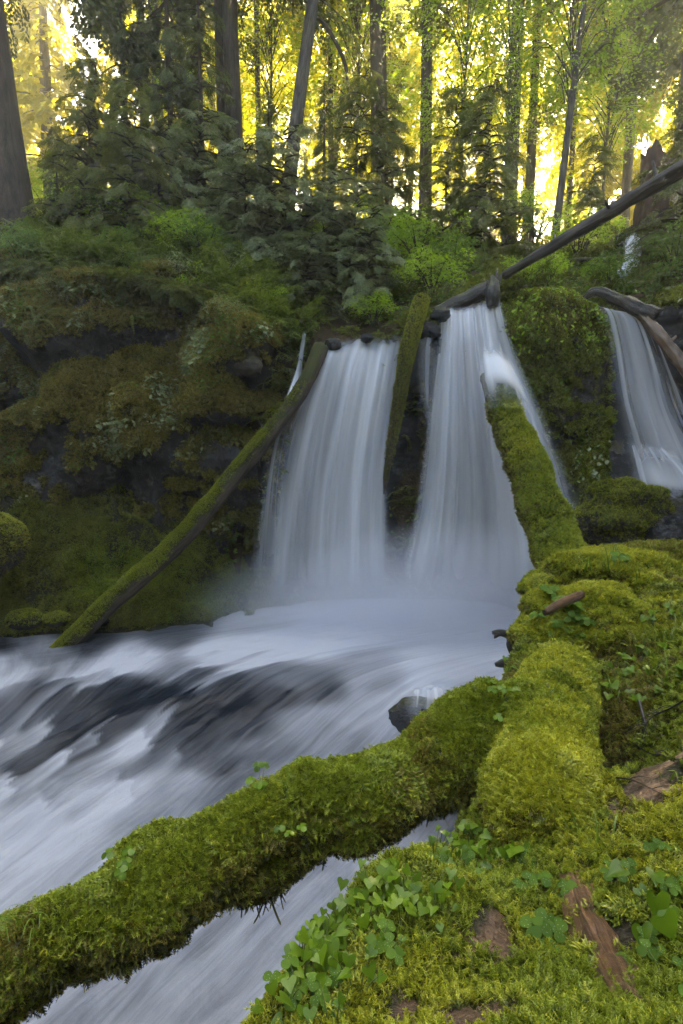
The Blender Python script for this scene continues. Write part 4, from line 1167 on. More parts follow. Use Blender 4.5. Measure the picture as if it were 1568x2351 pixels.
def leaf6(w=.5):
    """a broad pointed leaf of length 1 along +x, folded a little"""
    V = np.array([[0, 0, 0], [.3, w * .5, .05], [.7, w * .42, .03], [1, 0, -.06], [.7, -w * .42, .03], [.3, -w * .5, .05]])
    return V, np.array([[0, 1, 2, 3], [0, 3, 4, 5]])
def lobed():
    """palmate maple-like leaf, three pointed lobes as quads"""
    V, F = [], []
    for a, l in ((-1.15, .7), (0, 1.0), (1.15, .7)):
        c, s = math.cos(a), math.sin(a); k_ = len(V)
        for x, y in ((0, 0), (.5, .2), (1, 0), (.5, -.2)):
            V.append(((x * c - y * s) * l, (x * s + y * c) * l, .06 * math.sin(3 * x) - .12 * x * x)); 
        F.append([k_, k_ + 1, k_ + 2, k_ + 3])
    return np.array(V), np.array(F)

def broadleaf(name, ncl, shape, leaf, per, spread, seed, mats, flat=.22, stems=5, lobes=True, h0=.2, cl=.35):
    """shrub or small tree crown: layered plates of leaves on thin stems from the origin. shape(g)->cluster centre"""
    g = np.random.default_rng(seed)
    BV, BF, P, Mx, S = [], [], [], [], []
    for i in range(ncl):
        c = shape(g)
        n = int(per * g.uniform(.6, 1.4))
        r = cl * g.uniform(.6, 1.3)
        a = g.random(n) * 6.283; rr = r * np.sqrt(g.random(n))
        tilt = g.normal(0, .2, 2)
        q = np.stack([rr * np.cos(a), rr * np.sin(a), g.normal(0, flat * r, n)], 1)
        q[:, 2] += q[:, 0] * tilt[0] + q[:, 1] * tilt[1] - .3 * rr * rr / max(r, .01)
        P.append(c + q)
        out = np.arctan2(q[:, 1] + c[1] * .4, q[:, 0] + c[0] * .4) + g.normal(0, .7, n)
        Mx.append(rotz_align(out, g.normal(-.25, .35, n), g.normal(0, .35, n)))
        S.append(leaf * g.uniform(.6, 1.25, n))
        if i < stems or g.random() < .4:
            root = np.array([g.normal(0, .06), g.normal(0, .06), h0 * c[2] if i >= stems else -.1])
            mid = (root + c) / 2 + np.array([0, 0, .12 * np.linalg.norm(c)])
            tubes_to(BV, BF, [(*root, .02), (*mid, .014), (*c, .005)], 8, 4)
    P = np.vstack(P); Mx = np.concatenate(Mx); S = np.concatenate(S)
    pr = [lobed()] if lobes else [leaf6(.55)]
    V, F, _ = join(pr, np.zeros(len(P), int), P, Mx, S)
    W, WF = np.vstack(BV), np.vstack(BF)
    return mesh(name, np.vstack([V, W]), [F, WF + len(V)], mats, midx=np.concatenate([np.zeros(len(F)), np.ones(len(WF))]), smooth=False)

# ------------------------------------------------------------------ trees
CR = {
    'hem1': conifer('hemlock_crown', 26, 6.5, 3.4, 130, 1, 'mid', 1.15, [M['needle_dark'], M['bark_far']], 7),
    'hem2': conifer('hemlock_crown', 26, 5.0, 3.0, 130, 2, 'mid', 1.0, [M['needle_mid'], M['bark_far']], 7),
    'low1': conifer('young_hemlock_crown', 11, .3, 2.0, 130, 3, 'feather', .52, [M['needle_dark'], M['bark_brown']], 14, sag=.55),
    'low2': conifer('young_hemlock_crown', 9, .2, 1.7, 120, 4, 'feather', .5, [M['needle_mid'], M['bark_brown']], 14, sag=.5),
    'far1': conifer('far_conifer_crown', 15, 1.5, 3.0, 85, 5, 'coarse', 1.3, [M['needle_sun_tint'], M['bark_far']], 5),
    'far2': conifer('far_conifer_crown', 12, .8, 2.8, 80, 6, 'coarse', 1.3, [M['needle_sun_tint'], M['bark_far']], 5),
    'cedar': conifer('cedar_sapling_crown', 2.6, .2, 1.15, 60, 7, 'feather', .36, [M['needle_grey'], M['bark_brown']], 13, sag=.35, up=.45, topcut=.7),
    'cedar2': conifer('cedar_sapling_crown', 4.2, .2, 1.3, 75, 8, 'feather', .42, [M['needle_mid'], M['bark_brown']], 11, sag=.45, up=.35, topcut=.8),
}
def ell(rx, ry, rz, cz):
    def f(g):
        d = unit(g.normal(0, 1, 3)) * g.random() ** .4
        return np.array([d[0] * rx, d[1] * ry, cz + d[2] * rz])
    return f
CR['maple1'] = broadleaf('vine_maple_leaves', 26, ell(1.05, .9, .55, .95), .085, 46, 1, 21, [M['leaf_bright'], M['bark_brown']])
CR['maple2'] = broadleaf('vine_maple_leaves', 22, ell(.8, .7, .6, .9), .09, 40, 1, 22, [M['leaf_green'], M['bark_brown']])
CR['dull'] = broadleaf('dull_shrub_leaves', 30, ell(.7, .6, .4, .5), .055, 46, 1, 23, [M['leaf_dull'], M['bark_brown']], lobes=False, cl=.25)
CR['small'] = broadleaf('small_shrub_leaves', 14, ell(.3, .28, .2, .28), .05, 26, 1, 24, [M['leaf_green'], M['stem']], lobes=False, cl=.14)
CR['alder'] = broadleaf('alder_crown', 130, ell(2.1, 1.8, 3.0, 5.6), .10, 40, 1, 25, [M['leaf_alder'], M['bark_grey']], lobes=False, cl=.55, stems=0, h0=.85)
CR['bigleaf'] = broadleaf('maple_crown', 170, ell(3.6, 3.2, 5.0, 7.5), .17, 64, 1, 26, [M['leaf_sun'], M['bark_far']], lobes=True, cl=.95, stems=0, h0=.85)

def trunk_child(t, H, r, mat, seed, lean=(0, 0), flare=1.5, seg=18, n=40, flute=.3):
    pts = [(0, 0, -.6, r * flare), (lean[0] * .02, lean[1] * .02, .5, r * (1 + (flare - 1) * .35)), (lean[0] * .1, lean[1] * .1, H * .12, r), (lean[0] * .5, lean[1] * .5, H * .5, r * .72), (lean[0], lean[1], H, r * .12)]
    V, Fs, uv = tube(pts, n, seg, 0, 3, seed, flute, False)
    return obj('trunk', mesh('trunk', V, Fs, mat, uv=uv), t)

def tree(name, label, px, py, y, r, H, crown, mat, cs=1.0, lean=(0, 0), seed=0, group=None, crz=None, flare=1.5, seg=18, cz=0.0, base=None, n=40, zf=None):
    b = at(px, py, y) if base is None else np.array([base[0], base[1], 0.])
    b[2] = (zf(b[:1], b[1:2])[0] if zf else hill(b[0], b[1])[0]) - .05
    t = thing(name, label, 'tree', b, group=group)
    trunk_child(t, H, r, mat, seed, lean, flare, seg, n)
    if crown:
        c = obj('crown', CR[crown], t, 'stuff', (lean[0] * .3, lean[1] * .3, cz))
        c.scale = (cs, cs, cs) if not isinstance(cs, tuple) else cs
        c.rotation_euler = (0, 0, crz if crz is not None else random.random() * 6.28)
    return t

big = tree('redcedar_tree', 'huge dark trunk with flared furrowed base at the upper left edge', 30, 590, 13.2, .40, 26, 'hem1', M['bark_brown'], 1.0, (-1.6, .5), 31, flare=1.9, seg=30, n=70, crz=.4)
tree('fir_tree', 'slim dark trunk at the very left edge, behind the huge flared trunk', -22, 560, 15, .24, 24, 'hem1', M['bark_brown'], .9, (-1, 0), 32, crz=2.)
tree('fir_tree', 'tall grey trunk at the top, left one of a close pair left of centre', 338, 400, 23, .17, 28, 'hem1', M['bark_grey'], 1., (0, 0), 33, cz=2, crz=1.)
tree('fir_tree', 'tall grey trunk at the top, right one of a close pair left of centre', 372, 400, 22, .18, 28, 'hem2', M['bark_grey'], 1., (-.3, 0), 34, cz=3, crz=2.6)
tree('hemlock_tree', 'thick dark moss-hung trunk left of centre with short snaggy boughs', 545, 490, 16.3, .20, 27, 'hem1', M['bark_brown'], 1.0, (-.4, 0), 35, cz=2.5, flare=1.6, seg=24, n=60, crz=3.4)
tree('hemlock_tree', 'slimmer dark trunk close beside the thick moss-hung trunk', 515, 480, 17.6, .13, 24, 'hem2', M['bark_brown'], 1.2, (-.1, 0), 36, crz=5.)
tree('fir_tree', 'leaning brown trunk in the middle, tilting right towards its top', 655, 472, 16.6, .16, 26, None, M['bark_grey'], 1.0, (4.0, 1.0), 37, crz=.9)
tree('fir_tree', 'thin pale trunk just right of the leaning trunk', 760, 380, 25, .11, 26, 'hem2', M['bark_grey'], .9, (0, 0), 38, cz=5, crz=4.)
tree('fir_tree', 'straight brown trunk right of centre with dense boughs on its left', 868, 400, 20.5, .19, 28, 'hem2', M['bark_brown'], (1.8, 1.8, 1.0), (-.6, 0), 39, cz=3.5, crz=.2)
tree('fir_tree', 'slender trunk touching the straight brown trunk right of centre', 884, 400, 21.6, .13, 22, None, M['bark_brown'], .8, (-.5, 0), 40)
tree('fir_tree', 'straight brown trunk standing alone right of the pair, under golden light', 977, 410, 21, .19, 28, 'hem2', M['bark_brown'], (1.8, 1.8, 1.0), (-.2, 0), 41, cz=4.5, crz=2.1)
tree('fir_tree', 'thin straight trunk left of the leaning trunk', 596, 420, 25, .11, 24, 'hem1', M['bark_grey'], .9, (0, 0), 42, cz=4, crz=1.4)
tree('alder_tree', 'slender speckled trunk with fresh lime green leaves right of centre', 1272, 560, 16.5, .105, 10.5, 'alder', M['bark_grey'], (1., 1., 1.1), (.9, .3), 43, flare=1.2, crz=.5, cz=.6)
tree('alder_tree', 'thin pale stem with light leaves left of the speckled trunk', 1155, 560, 18.5, .06, 8.5, 'alder', M['bark_grey'], (.75, .75, .85), (.1, .2), 44, flare=1.2, crz=2.5, cz=.2)
tree('hemlock_tree', 'tall conifer at the upper right with boughs hanging into the golden light', 1560, 420, 17.5, .24, 26, 'hem2', M['bark_brown'], (1.5, 1.5, 1.0), (.4, 0), 45, cz=1.5, crz=1.1)
tree('hemlock_tree', 'conifer right of the alder, its drooping boughs in the sun', 1440, 400, 24, .18, 25, 'hem2', M['bark_far'], (1.8, 1.8, 1.0), (0, 0), 46, cz=4, crz=3.)
for px, py, y, s, lab in ((1050, 555, 19, .9, 'leafy young alder left of the thin pale stem'), (815, 530, 22, 1.0, 'leafy alder right of the leaning trunk'),
                          (1375, 560, 21, 1.0, 'leafy alder left of the distant waterfall'), (620, 510, 21, .9, 'leafy alder between the moss-hung trunk and the leaning trunk'), (440, 500, 20, .85, 'leafy alder behind the left knoll'),):
    tree('alder_tree', lab, px, py, y, .055, 8.5 * s, 'alder', M['bark_grey'], (s * 1.1, s * 1.1, s), (.2, .1), int(px) + 7, flare=1.2, seg=8, n=14)
# dark young hemlocks on the knoll left of centre
for px, py, y, s, c, lab in ((215, 500, 15.0, .42, 'low1', 'dark bushy young hemlock nearest the huge left trunk'), (300, 520, 15.8, .8, 'low1', 'dark young hemlock in the middle of the left knoll'), (400, 500, 15.6, .9, 'low1', 'dark young hemlock below the pair of grey trunks'),
                              (470, 500, 15.4, .72, 'low2', 'greener young hemlock left of the thick moss-hung trunk'), (620, 500, 16, .38, 'low2', 'young hemlock between the moss-hung trunk and the leaning trunk'), (745, 470, 17.0, .42, 'low2', 'bright green young hemlock right of the leaning trunk'),
                              (1040, 530, 17, .2, 'low2', 'young hemlock right of the lone straight trunk'), (700, 560, 14.6, .25, 'low2', 'small hemlock below the leaning trunk'), (140, 560, 14.2, .25, 'low1', 'small dark hemlock right beside the huge left trunk'), (930, 520, 18.5, .22, 'low1', 'dark small hemlock between the two straight trunks')):
    tree('young_hemlock', lab, px, py, y, .07 * s + .02, 9.5 * s, c, M['bark_brown'], s, (0, 0), int(px), flare=1.2, seg=8, n=12)
# far forest, in the sun
g = np.random.default_rng(77)
spots = []
tries = 0
while len(spots) < 46 and tries < 5000:
    tries += 1
    y = g.uniform(27, 36) if len(spots) < 21 else g.uniform(44, 66)
    x = g.uniform(-.72, .78) * y
    if all((x - a) ** 2 + (y - b) ** 2 > 14 for a, b in spots): spots.append((x, y))
for i, (x, y) in enumerate(spots):
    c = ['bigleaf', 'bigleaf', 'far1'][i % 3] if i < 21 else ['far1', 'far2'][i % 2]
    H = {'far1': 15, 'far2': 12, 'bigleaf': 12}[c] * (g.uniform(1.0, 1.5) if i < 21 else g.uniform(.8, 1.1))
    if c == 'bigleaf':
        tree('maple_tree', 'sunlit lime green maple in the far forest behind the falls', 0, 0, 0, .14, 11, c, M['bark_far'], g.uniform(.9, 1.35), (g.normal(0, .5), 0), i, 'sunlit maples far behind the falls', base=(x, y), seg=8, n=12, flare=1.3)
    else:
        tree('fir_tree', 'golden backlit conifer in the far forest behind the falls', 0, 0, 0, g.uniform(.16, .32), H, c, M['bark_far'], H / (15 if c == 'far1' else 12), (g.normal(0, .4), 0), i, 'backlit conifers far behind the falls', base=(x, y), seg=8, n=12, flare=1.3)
# tall trees added to keep direct sun off the gorge, crowns widened for it
for i, (x, y) in enumerate(((-11.5, 17), (-13, 21), (12.5, 15.5), (6.6, 23.5), (-4.2, 22), (13, 12), (8.2, 26.5))):
    tree('fir_tree', 'tall shaded conifer on the slope close above the gorge', 0, 0, 0, .2, 27, ['hem1', 'hem2'][i % 2], M['bark_brown'], (1.75, 1.75, 1.0), (0, 0), 200 + i, 'shaded conifers above the gorge', base=(x, y), seg=10, n=16, cz=7.5)

# unseen ravine sides and trees, added to cut off low sky light
def side_z(x, y):
    ax = np.where(x < 0, np.maximum(0, -x - 9.5), np.maximum(0, x - 8.2))
    z = -2.7 + (x > 6.5) * 0 + np.minimum(26, ax * 1.0) + np.where(x > 0, 3.4 * sstep(5.5, 9.0, x), 1.5 * sstep(-7.5, -9.5, x))
    z = z + np.minimum(16, np.maximum(0, -y - 7) * .6)
    return z + .4 * fbm(np.stack([x, y, 0 * x], 1) * .4, 203, 3)
A, B = np.meshgrid(np.linspace(-90, 90, 150), np.linspace(-70, 11.5, 70), indexing='ij')
A, B = A.ravel(), B.ravel()
obj('added_valley', mesh('added_valley', np.stack([A, B, side_z(A, B)], 1), [grid_faces(150, 70)[:, ::-1]], M['floor']), kind='structure')
for i, (x, y) in enumerate(((-13, 9), (-14, 4), (-13, -2), (-15, -8), (-9, -12), (-3, -14), (4, -13), (10, -10), (12.5, -4), (12, 2), (12.5, 8), (-18, 7), (-18, 0), (16, 4), (16, -3), (0, -19), (8, -17), (-12, -16))):
    tree('fir_tree', 'conifer on the ravine side behind the photographer', 0, 0, 0, .25, 20, ['hem1', 'hem2'][i % 2], M['bark_brown'], (1.7, 1.7, .8), (0, 0), 300 + i, 'conifers on the ravine sides', base=(x, y), seg=8, n=10, cz=-3.5, zf=side_z)
# broken stump on the right
b = at(1500, 555, 14.5); b[2] = hill(b[0], b[1])[0] - .1
t = thing('tree_stump', 'broad broken reddish dark stump upstream at the right, above the grey log', 'stump', b)
V, Fs, uv = tube([(0, 0, -.4, .62), (0, 0, .2, .48), (.02, 0, 1.0, .42), (0, 0, 1.7, .38)], 40, 30, .03, 4, 9, .28, True, .45)
obj('wood', mesh('wood', V, Fs, M['stump_red'], uv=uv), t)
# moss-hung crooked bough of the leaning trunk
def px_tube(name, label, cat, path, mat, n=40, seg=8, parent=None, **kw):
    Q = np.array([np.append(at(*p[:3]), p[3]) for p in path])
    V, Fs, uv = tube(Q, n, seg, .01, 6, 3, .2, **kw)
    o = obj(name, mesh(name, V, Fs, mat, uv=uv), parent)
    return tag(o, label, cat) if label else o
px_tube('crooked_bough', 'dark crooked bough arching down right of the leaning trunk', 'branch', [(700, 40, 17.4, .06), (735, 45, 17.3, .06), (775, 105, 17.2, .055), (795, 160, 17.2, .045), (800, 230, 17.2, .03), (808, 290, 17.2, .012)], M['bark_brown'])
px_tube('arched_branch', 'mossy thin branch arching over the creek below the grey log', 'branch', [(1240, 640, 13, .05), (1290, 605, 13, .045), (1350, 595, 13, .035), (1410, 605, 13, .02)], M['log_mossy'])

def cliff_pt(px, py):  # point of the cliff on a line of sight
    lo, hi = 6.0, 14.0
    for _ in range(40):
        m = (lo + hi) / 2; p = at(px, py, m)
        if p[1] < cliff_surf(p[:1], p[2:3])[0]: lo = m
        else: hi = m
    return at(px, py, lo - .02)
# ------------------------------------------------------------------ shrubs on the slopes
def on_hill(px, py, y, cliffy=False):
    b = at(px, py, y)
    b[2] = hill(b[0], b[1])[0]
    return b
def shrub(name, label, crown, b, s, group=None, seed=0, cat='shrub', part='leaves', tilt=0.0):
    t = thing(name, label, cat, b, (tilt, 0, random.random() * 6.28), group)
    t.scale = (s, s, s)
    obj(part, CR[crown], t, 'stuff')
    return t
SH = [(300, 470, 13.6, 1.0, 'maple1', 'bright vine maple spray on the dark left knoll'), (380, 560, 13, .8, 'maple2', 'vine maple low on the left knoll'), (430, 590, 12.4, .8, 'maple1', 'lime vine maple above the left cliff'), (470, 650, 12.0, .75, 'maple2', 'vine maple right above the dark cave'),
      (740, 560, 13.6, .9, 'maple1', 'vine maple behind the grey-green cedar saplings'), (860, 560, 14.2, 1.1, 'maple1', 'glowing vine maple upslope of the thin centre log'), (960, 600, 13.2, 1.0, 'maple1', 'vine maple with layered leaves above the tall waterfall'), (990, 660, 11.9, .75, 'maple1', 'lime vine maple hanging over the lip of the tall waterfall'),
      (1040, 620, 12.6, .7, 'maple2', 'vine maple left of the black root snag'), (1170, 540, 16, 1.1, 'maple2', 'vine maple behind the black root snag'), (1330, 600, 14.5, .9, 'maple1', 'leafy shrub under the sloping grey log'), (1370, 625, 12.4, .45, 'maple1', 'leafy shrub left of the small distant waterfall'),
      (1535, 625, 12.0, .5, 'maple2', 'leafy shrub below the broken stump'), (1260, 630, 11.6, .5, 'maple1', 'low leafy shrub on the right cliff top'), (1400, 660, 11.3, .55, 'maple2', 'low shrub above the black wet log'), (1550, 600, 11.6, .7, 'maple2', 'shrub at the right edge below the stump'),
      (860, 720, 11.3, .5, 'maple1', 'small lime shrub at the lip of the broad curtain'), (610, 730, 11.3, .45, 'maple1', 'small lime shrub above the narrow water jet'), (540, 660, 11.9, .8, 'dull', 'grey-leaved shrub on the left cliff edge'), (590, 700, 11.5, .7, 'dull', 'grey-leaved shrub nearest the narrow water jet'),
      (660, 640, 12.8, 1.1, 'dull', 'large grey-leaved shrub behind the cedar saplings'), (120, 480, 16, 1.2, 'maple1', 'sunny yellow-green shrub right of the huge left trunk'), (160, 420, 18, 1.3, 'maple1', 'yellow-green shrub in the bright gap at the left'), (1090, 480, 19, 1.2, 'maple1', 'golden green shrub left of the alders'), (1380, 520, 19, .9, 'maple1', 'golden green shrub right of the speckled alder'),
      (1230, 500, 20, 1.4, 'maple1', 'golden shrub between the two alders'), (250, 560, 13.4, .9, 'maple2', 'dark green shrub below the dark young hemlocks'), (1500, 680, 10.9, .5, 'small', 'leafy tuft above the split brown log'), (1520, 640, 11.2, 1.2, 'small', 'leafy tuft on the mossy rise at the right edge')]
for i, (px, py, y, s, c, lab) in enumerate(SH):
    b = on_hill(px, py, y)
    shrub('dull_shrub' if c == 'dull' else ('leafy_herb' if c == 'small' else 'vine_maple'), lab, c, b, s)
for px, py, s, c, lab in ((60, 640, .7, 'maple2', 'dark vine maple at the cliff brow near the left edge'), (190, 630, .6, 'dull', 'dull shrub at the brow of the left cliff'), (300, 640, .7, 'maple2', 'vine maple hanging over the brow of the left cliff'), (410, 650, .6, 'dull', 'dull shrub right of the hanging vine maple'), (450, 700, .5, 'maple1', 'lime shrub in the cleft of the left cliff'), (520, 740, .55, 'dull', 'dull shrub on the mossy bulge of the left cliff'), (120, 690, .5, 'dull', 'small dull shrub low on the left cliff brow'), (1190, 665, .45, 'maple1', 'leafy fringe shrub at the left corner of the right cliff'), (1260, 670, .4, 'maple2', 'leafy fringe shrub in the middle of the right cliff top')):
    shrub('cliff_shrub', lab, c, cliff_pt(px, py), s, tilt=.5)
CD = [(560, 600, 12.9, 1.0, 'cedar', 'grey-green feathery cedar sapling left of the thin centre log'), (640, 590, 13.0, 1.15, 'cedar', 'tallest grey-green cedar sapling in the cluster'), (720, 620, 12.8, 1.0, 'cedar', 'grey-green cedar sapling at the middle of the cluster'), (790, 650, 12.5, .95, 'cedar', 'grey-green cedar sapling near the broad curtain'),
      (690, 690, 11.8, .7, 'cedar', 'small cedar sapling over the lip of the broad curtain'), (840, 680, 12.2, .8, 'cedar', 'small cedar sapling behind the thin centre log'), (600, 540, 14, 1.0, 'cedar', 'cedar sapling under the leaning trunk'), (440, 480, 14.6, 1.1, 'cedar', 'cedar sapling on the left knoll'), (360, 520, 14, 1.0, 'cedar', 'cedar sapling among the vine maples'),
      (1010, 540, 15.5, 1.0, 'cedar2', 'green cedar sapling right of the glowing vine maple'), (1100, 600, 14.2, .95, 'cedar2', 'cedar sapling behind the black root snag'), (1130, 560, 15.5, 1.0, 'cedar', 'grey cedar sapling upslope of the snag'), (900, 520, 16, 1.0, 'cedar2', 'cedar sapling below the straight brown trunk'), (800, 500, 16, 1.0, 'cedar2', 'cedar sapling right of the leaning trunk'),
      (280, 600, 12.8, .9, 'cedar2', 'dark cedar sapling at the left cliff top'), (180, 570, 13.4, 1.0, 'cedar2', 'cedar sapling right of the huge left trunk'), (1340, 560, 17, .8, 'cedar2', 'cedar sapling left of the distant waterfall'), (1545, 520, 13, .9, 'cedar2', 'cedar sapling at the right edge beside the stump')]
for px, py, y, s, c, lab in CD:
    shrub('cedar_sapling', lab, c, on_hill(px, py, y) - np.array([0, 0, .1]), s, cat='sapling', part='foliage', tilt=.15)

# ------------------------------------------------------------------ ferns
def frond(seed, n=20, L=1.0, w=.15):
    g = np.random.default_rng(seed)
    V, F = [], []
    s = np.linspace(0, 1, n + 1)
    px = L * (s * .85); pz = L * (.75 * s - .78 * s ** 2.2)
    for i in range(n):
        t = i / n
        k_ = len(V)
        V += [(px[i], -.006, pz[i]), (px[i], .006, pz[i]), (px[i + 1], .005, pz[i + 1]), (px[i + 1], -.005, pz[i + 1])]; F.append([k_, k_ + 1, k_ + 2, k_ + 3])
        if i > 1:
            l = w * math.sin(math.pi * (t * .93 + .05)) ** .55 * (1.15 - .65 * t) * g.uniform(.85, 1.1)
            for sg in (-1, 1):
                k_ = len(V); b = .5 * L / n
                V += [(px[i] - b * .5, 0, pz[i]), (px[i] + .25 * l + b * .2, sg * l * .55, pz[i] - .08 * l - b * .1), (px[i] + .3 * l, sg * l, pz[i] - .25 * l), (px[i] + b * 1.0, sg * l * .12, pz[i] + .0)]
                F.append([k_, k_ + 1, k_ + 2, k_ + 3])
    return mesh('frond', np.array(V), [np.array(F)], M['fern'], smooth=False)
FR = [frond(i, w=w) for i, w in ((1, .13), (2, .15), (3, .12))]
def fern(label, b, s, nf=10, group=None, name='sword_fern', tilt=(0, 0), spread=6.28, az0=0.0):
    t = thing(name, label, 'fern', b, (tilt[0], tilt[1], 0), group)
    for j in range(nf):
        f = obj('frond', FR[j % 3], t)
        f.rotation_euler = (0, random.uniform(-.45, .25), az0 + spread * (j + random.random() * .7) / nf)
        sc = s * random.uniform(.75, 1.1); f.scale = (sc, sc, sc)
    return t
g = np.random.default_rng(12)
FP = []
for i in range(30): FP.append((g.uniform(-20, 480), g.uniform(585, 745), None))
for i, (px, py, _) in enumerate(FP):
    zone = 'under the huge left trunk' if px < 130 else ('below the dark young hemlocks' if px < 300 else 'nearer the cedar saplings')
    row = 'upslope' if py < 660 else 'at the cliff brow'
    fern('sword fern %s above the left cliff, %s' % (row, zone), cliff_pt(px, py), g.uniform(.4, .75), 9, 'sword ferns above the left cliff, %s %s' % (row, zone), tilt=(g.uniform(.2, .7), 0))
for px, py, s, lab in ((150, 850, .42, 'sword fern hanging from the left cliff, fronds drooping'), (60, 760, .5, 'sword fern at the upper left of the cliff'), (260, 700, .45, 'sword fern at the brow of the left cliff'), (330, 730, .4, 'sword fern below the brow of the left cliff'), (540, 700, .4, 'sword fern beside the grey-leaved shrub'),
                       (300, 1190, .3, 'small fern at the foot of the left cliff'), (605, 880, .3, 'small fern beside the left waterfall veil'), (20, 690, .5, 'sword fern at the left edge of the cliff brow'), (420, 760, .35, 'sword fern in the cleft of the left cliff')):
    p = cliff_pt(px, py)
    fern(lab, p, s, 8, tilt=(.9, 0), spread=6.28)
for px, py, s, lab in ((560, 690, .6, 'bright sword fern above the narrow water jet'), (600, 680, .5, 'second bright sword fern above the narrow water jet'), (1180, 640, .5, 'fern draped over the top of the right cliff'), (1230, 650, .5, 'fern next to the draped one on the right cliff'), (1520, 700, .5, 'fern above the split brown log'), (1440, 600, .6, 'fern beneath the small distant waterfall')):
    fern(lab, on_hill(px, py, 11.4), s, 9)
lp = at(1238, 1120, 6.85)
fern('small sword fern growing on the upper side of the thick leaning log', lp, .32, 7)
# small leafy cover on the cliffs (too many to count)
def leaves_on(name, V, Fs, n, w, size, mats, seed, down=.5):
    P, N = sample(V, Fs, n, w, seed)
    g = np.random.default_rng(seed)
    Mx = rotz_align(np.arctan2(N[:, 1], N[:, 0]) + g.normal(0, .8, n), g.normal(-down, .4, n), g.normal(0, .5, n))
    Vv, Ff, _ = join([leaf6(.6)], np.zeros(n, int), P + N * (.05 + .07 * g.random((n, 1))), Mx, size * g.uniform(.6, 1.3, n))
    return obj(name, mesh(name, Vv, [Ff], mats, smooth=False), None, 'stuff')
leaves_on('ground_cover', CV, CF, 9000, lambda P, N: cliff_w(P, N) * np.where(P[:, 0] > 2.5, .12, 1) * sstep(.05, .3, fbm(P * 1.5, 131, 3)), .085, M['leaf_dull'], 5)
leaves_on('ground_cover', CV, CF, 7000, lambda P, N: cliff_w(P, N) * np.where(P[:, 0] > 2.5, .2, 1) * sstep(.05, .3, fbm(P * 1.9, 132, 3)), .07, M['leaf_green'], 6)
leaves_on('ground_cover', CV, CF, 1300, lambda P, N: sstep(2.85, 3.1, P[:, 0]) * sstep(4.7, 4.3, P[:, 0]) * sstep(4.5, 5.2, P[:, 2]) * (.2 + sstep(-.2, .3, fbm(P * 2.1, 134, 2))), .075, M['leaf_bright'], 16, .9)
hm = (HV[:, 1] < 17)
HFn = HF[0][hm[HF[0]].all(1)]
leaves_on('undergrowth', HV, [HFn], 20000, lambda P, N: (np.abs(P[:, 0]) < 9.5) * sstep(-.35, .2, fbm(P * .9, 133, 3)) * 1.0, .10, M['leaf_green'], 7, .2)
# needles of low undergrowth on the hill, feathery
P, N = sample(HV, [HFn], 2600, lambda P, N: (np.abs(P[:, 0]) < 10), 8)
g = np.random.default_rng(8)
Mx = rotz_align(g.random(len(P)) * 6.28, g.uniform(.1, 1.1, len(P)), g.normal(0, .4, len(P)))
V, F, _ = join(SPR['mid'], g.integers(0, 3, len(P)), P, Mx, g.uniform(.3, .7, len(P)))
obj('undergrowth', mesh('undergrowth', V, [F], M['needle_mid'], smooth=False), None, 'stuff')
# ferny tangle along the rim of the left cliff
P, N = sample(HV, [HFn], 1500, lambda P, N: (P[:, 0] < -.8) * (P[:, 0] > -8) * sstep(.3, .7, P[:, 1] - lip_y(P[:, 0])) * sstep(3.4, 1.5, P[:, 1] - lip_y(P[:, 0])), 18)
Mx = rotz_align(-1.57 + g.normal(0, 1.2, len(P)), g.uniform(-.3, 1.0, len(P)), g.normal(0, .4, len(P)))
V, F, _ = join(SPR['feather'], g.integers(0, 3, len(P)), P + np.array([0, 0, .05]), Mx, g.uniform(.35, .85, len(P)))
obj('undergrowth', mesh('undergrowth', V, [F], M['fern'], smooth=False), None, 'stuff')
# far understorey in the sun
P, N = sample(HV, HF, 2200, lambda P, N: (P[:, 1] > 25) * (P[:, 1] < 50) * (np.abs(P[:, 0]) < P[:, 1] * .8), 9)
Mx = rotz_align(g.random(len(P)) * 6.28, g.uniform(.2, 1.2, len(P)), g.normal(0, .4, len(P)))
V, F, _ = join(SPR['coarse'], g.integers(0, 2, len(P)), P, Mx, g.uniform(.5, 1.1, len(P)))
obj('far_undergrowth', mesh('far_undergrowth', V, [F], M['needle_sun_tint'], smooth=False), None, 'stuff')
# fringe of leaves along the lip of the hill
lipx = g.uniform(-7, 6, 900)
P = np.stack([lipx, g.uniform(10.9, 11.5, 900), 0 * lipx], 1); P[:, 2] = hill(P[:, 0], P[:, 1]) + .02
s = seen(P); keep = ~((s[:, 0] > 700) & (s[:, 0] < 940)) & ~((s[:, 0] > 1000) & (s[:, 0] < 1150)) & ~((s[:, 0] > 1340) & (s[:, 0] < 1490))
P = P[keep]
Mx = rotz_align(-1.57 + g.normal(0, .9, len(P)), g.uniform(-.9, .3, len(P)), g.normal(0, .4, len(P)))
V, F, _ = join(SPR['fine'], g.integers(0, 3, len(P)), P, Mx, g.uniform(.25, .55, len(P)))
obj('lip_fringe', mesh('lip_fringe', V, [F], M['needle_mid'], smooth=False), None, 'stuff')

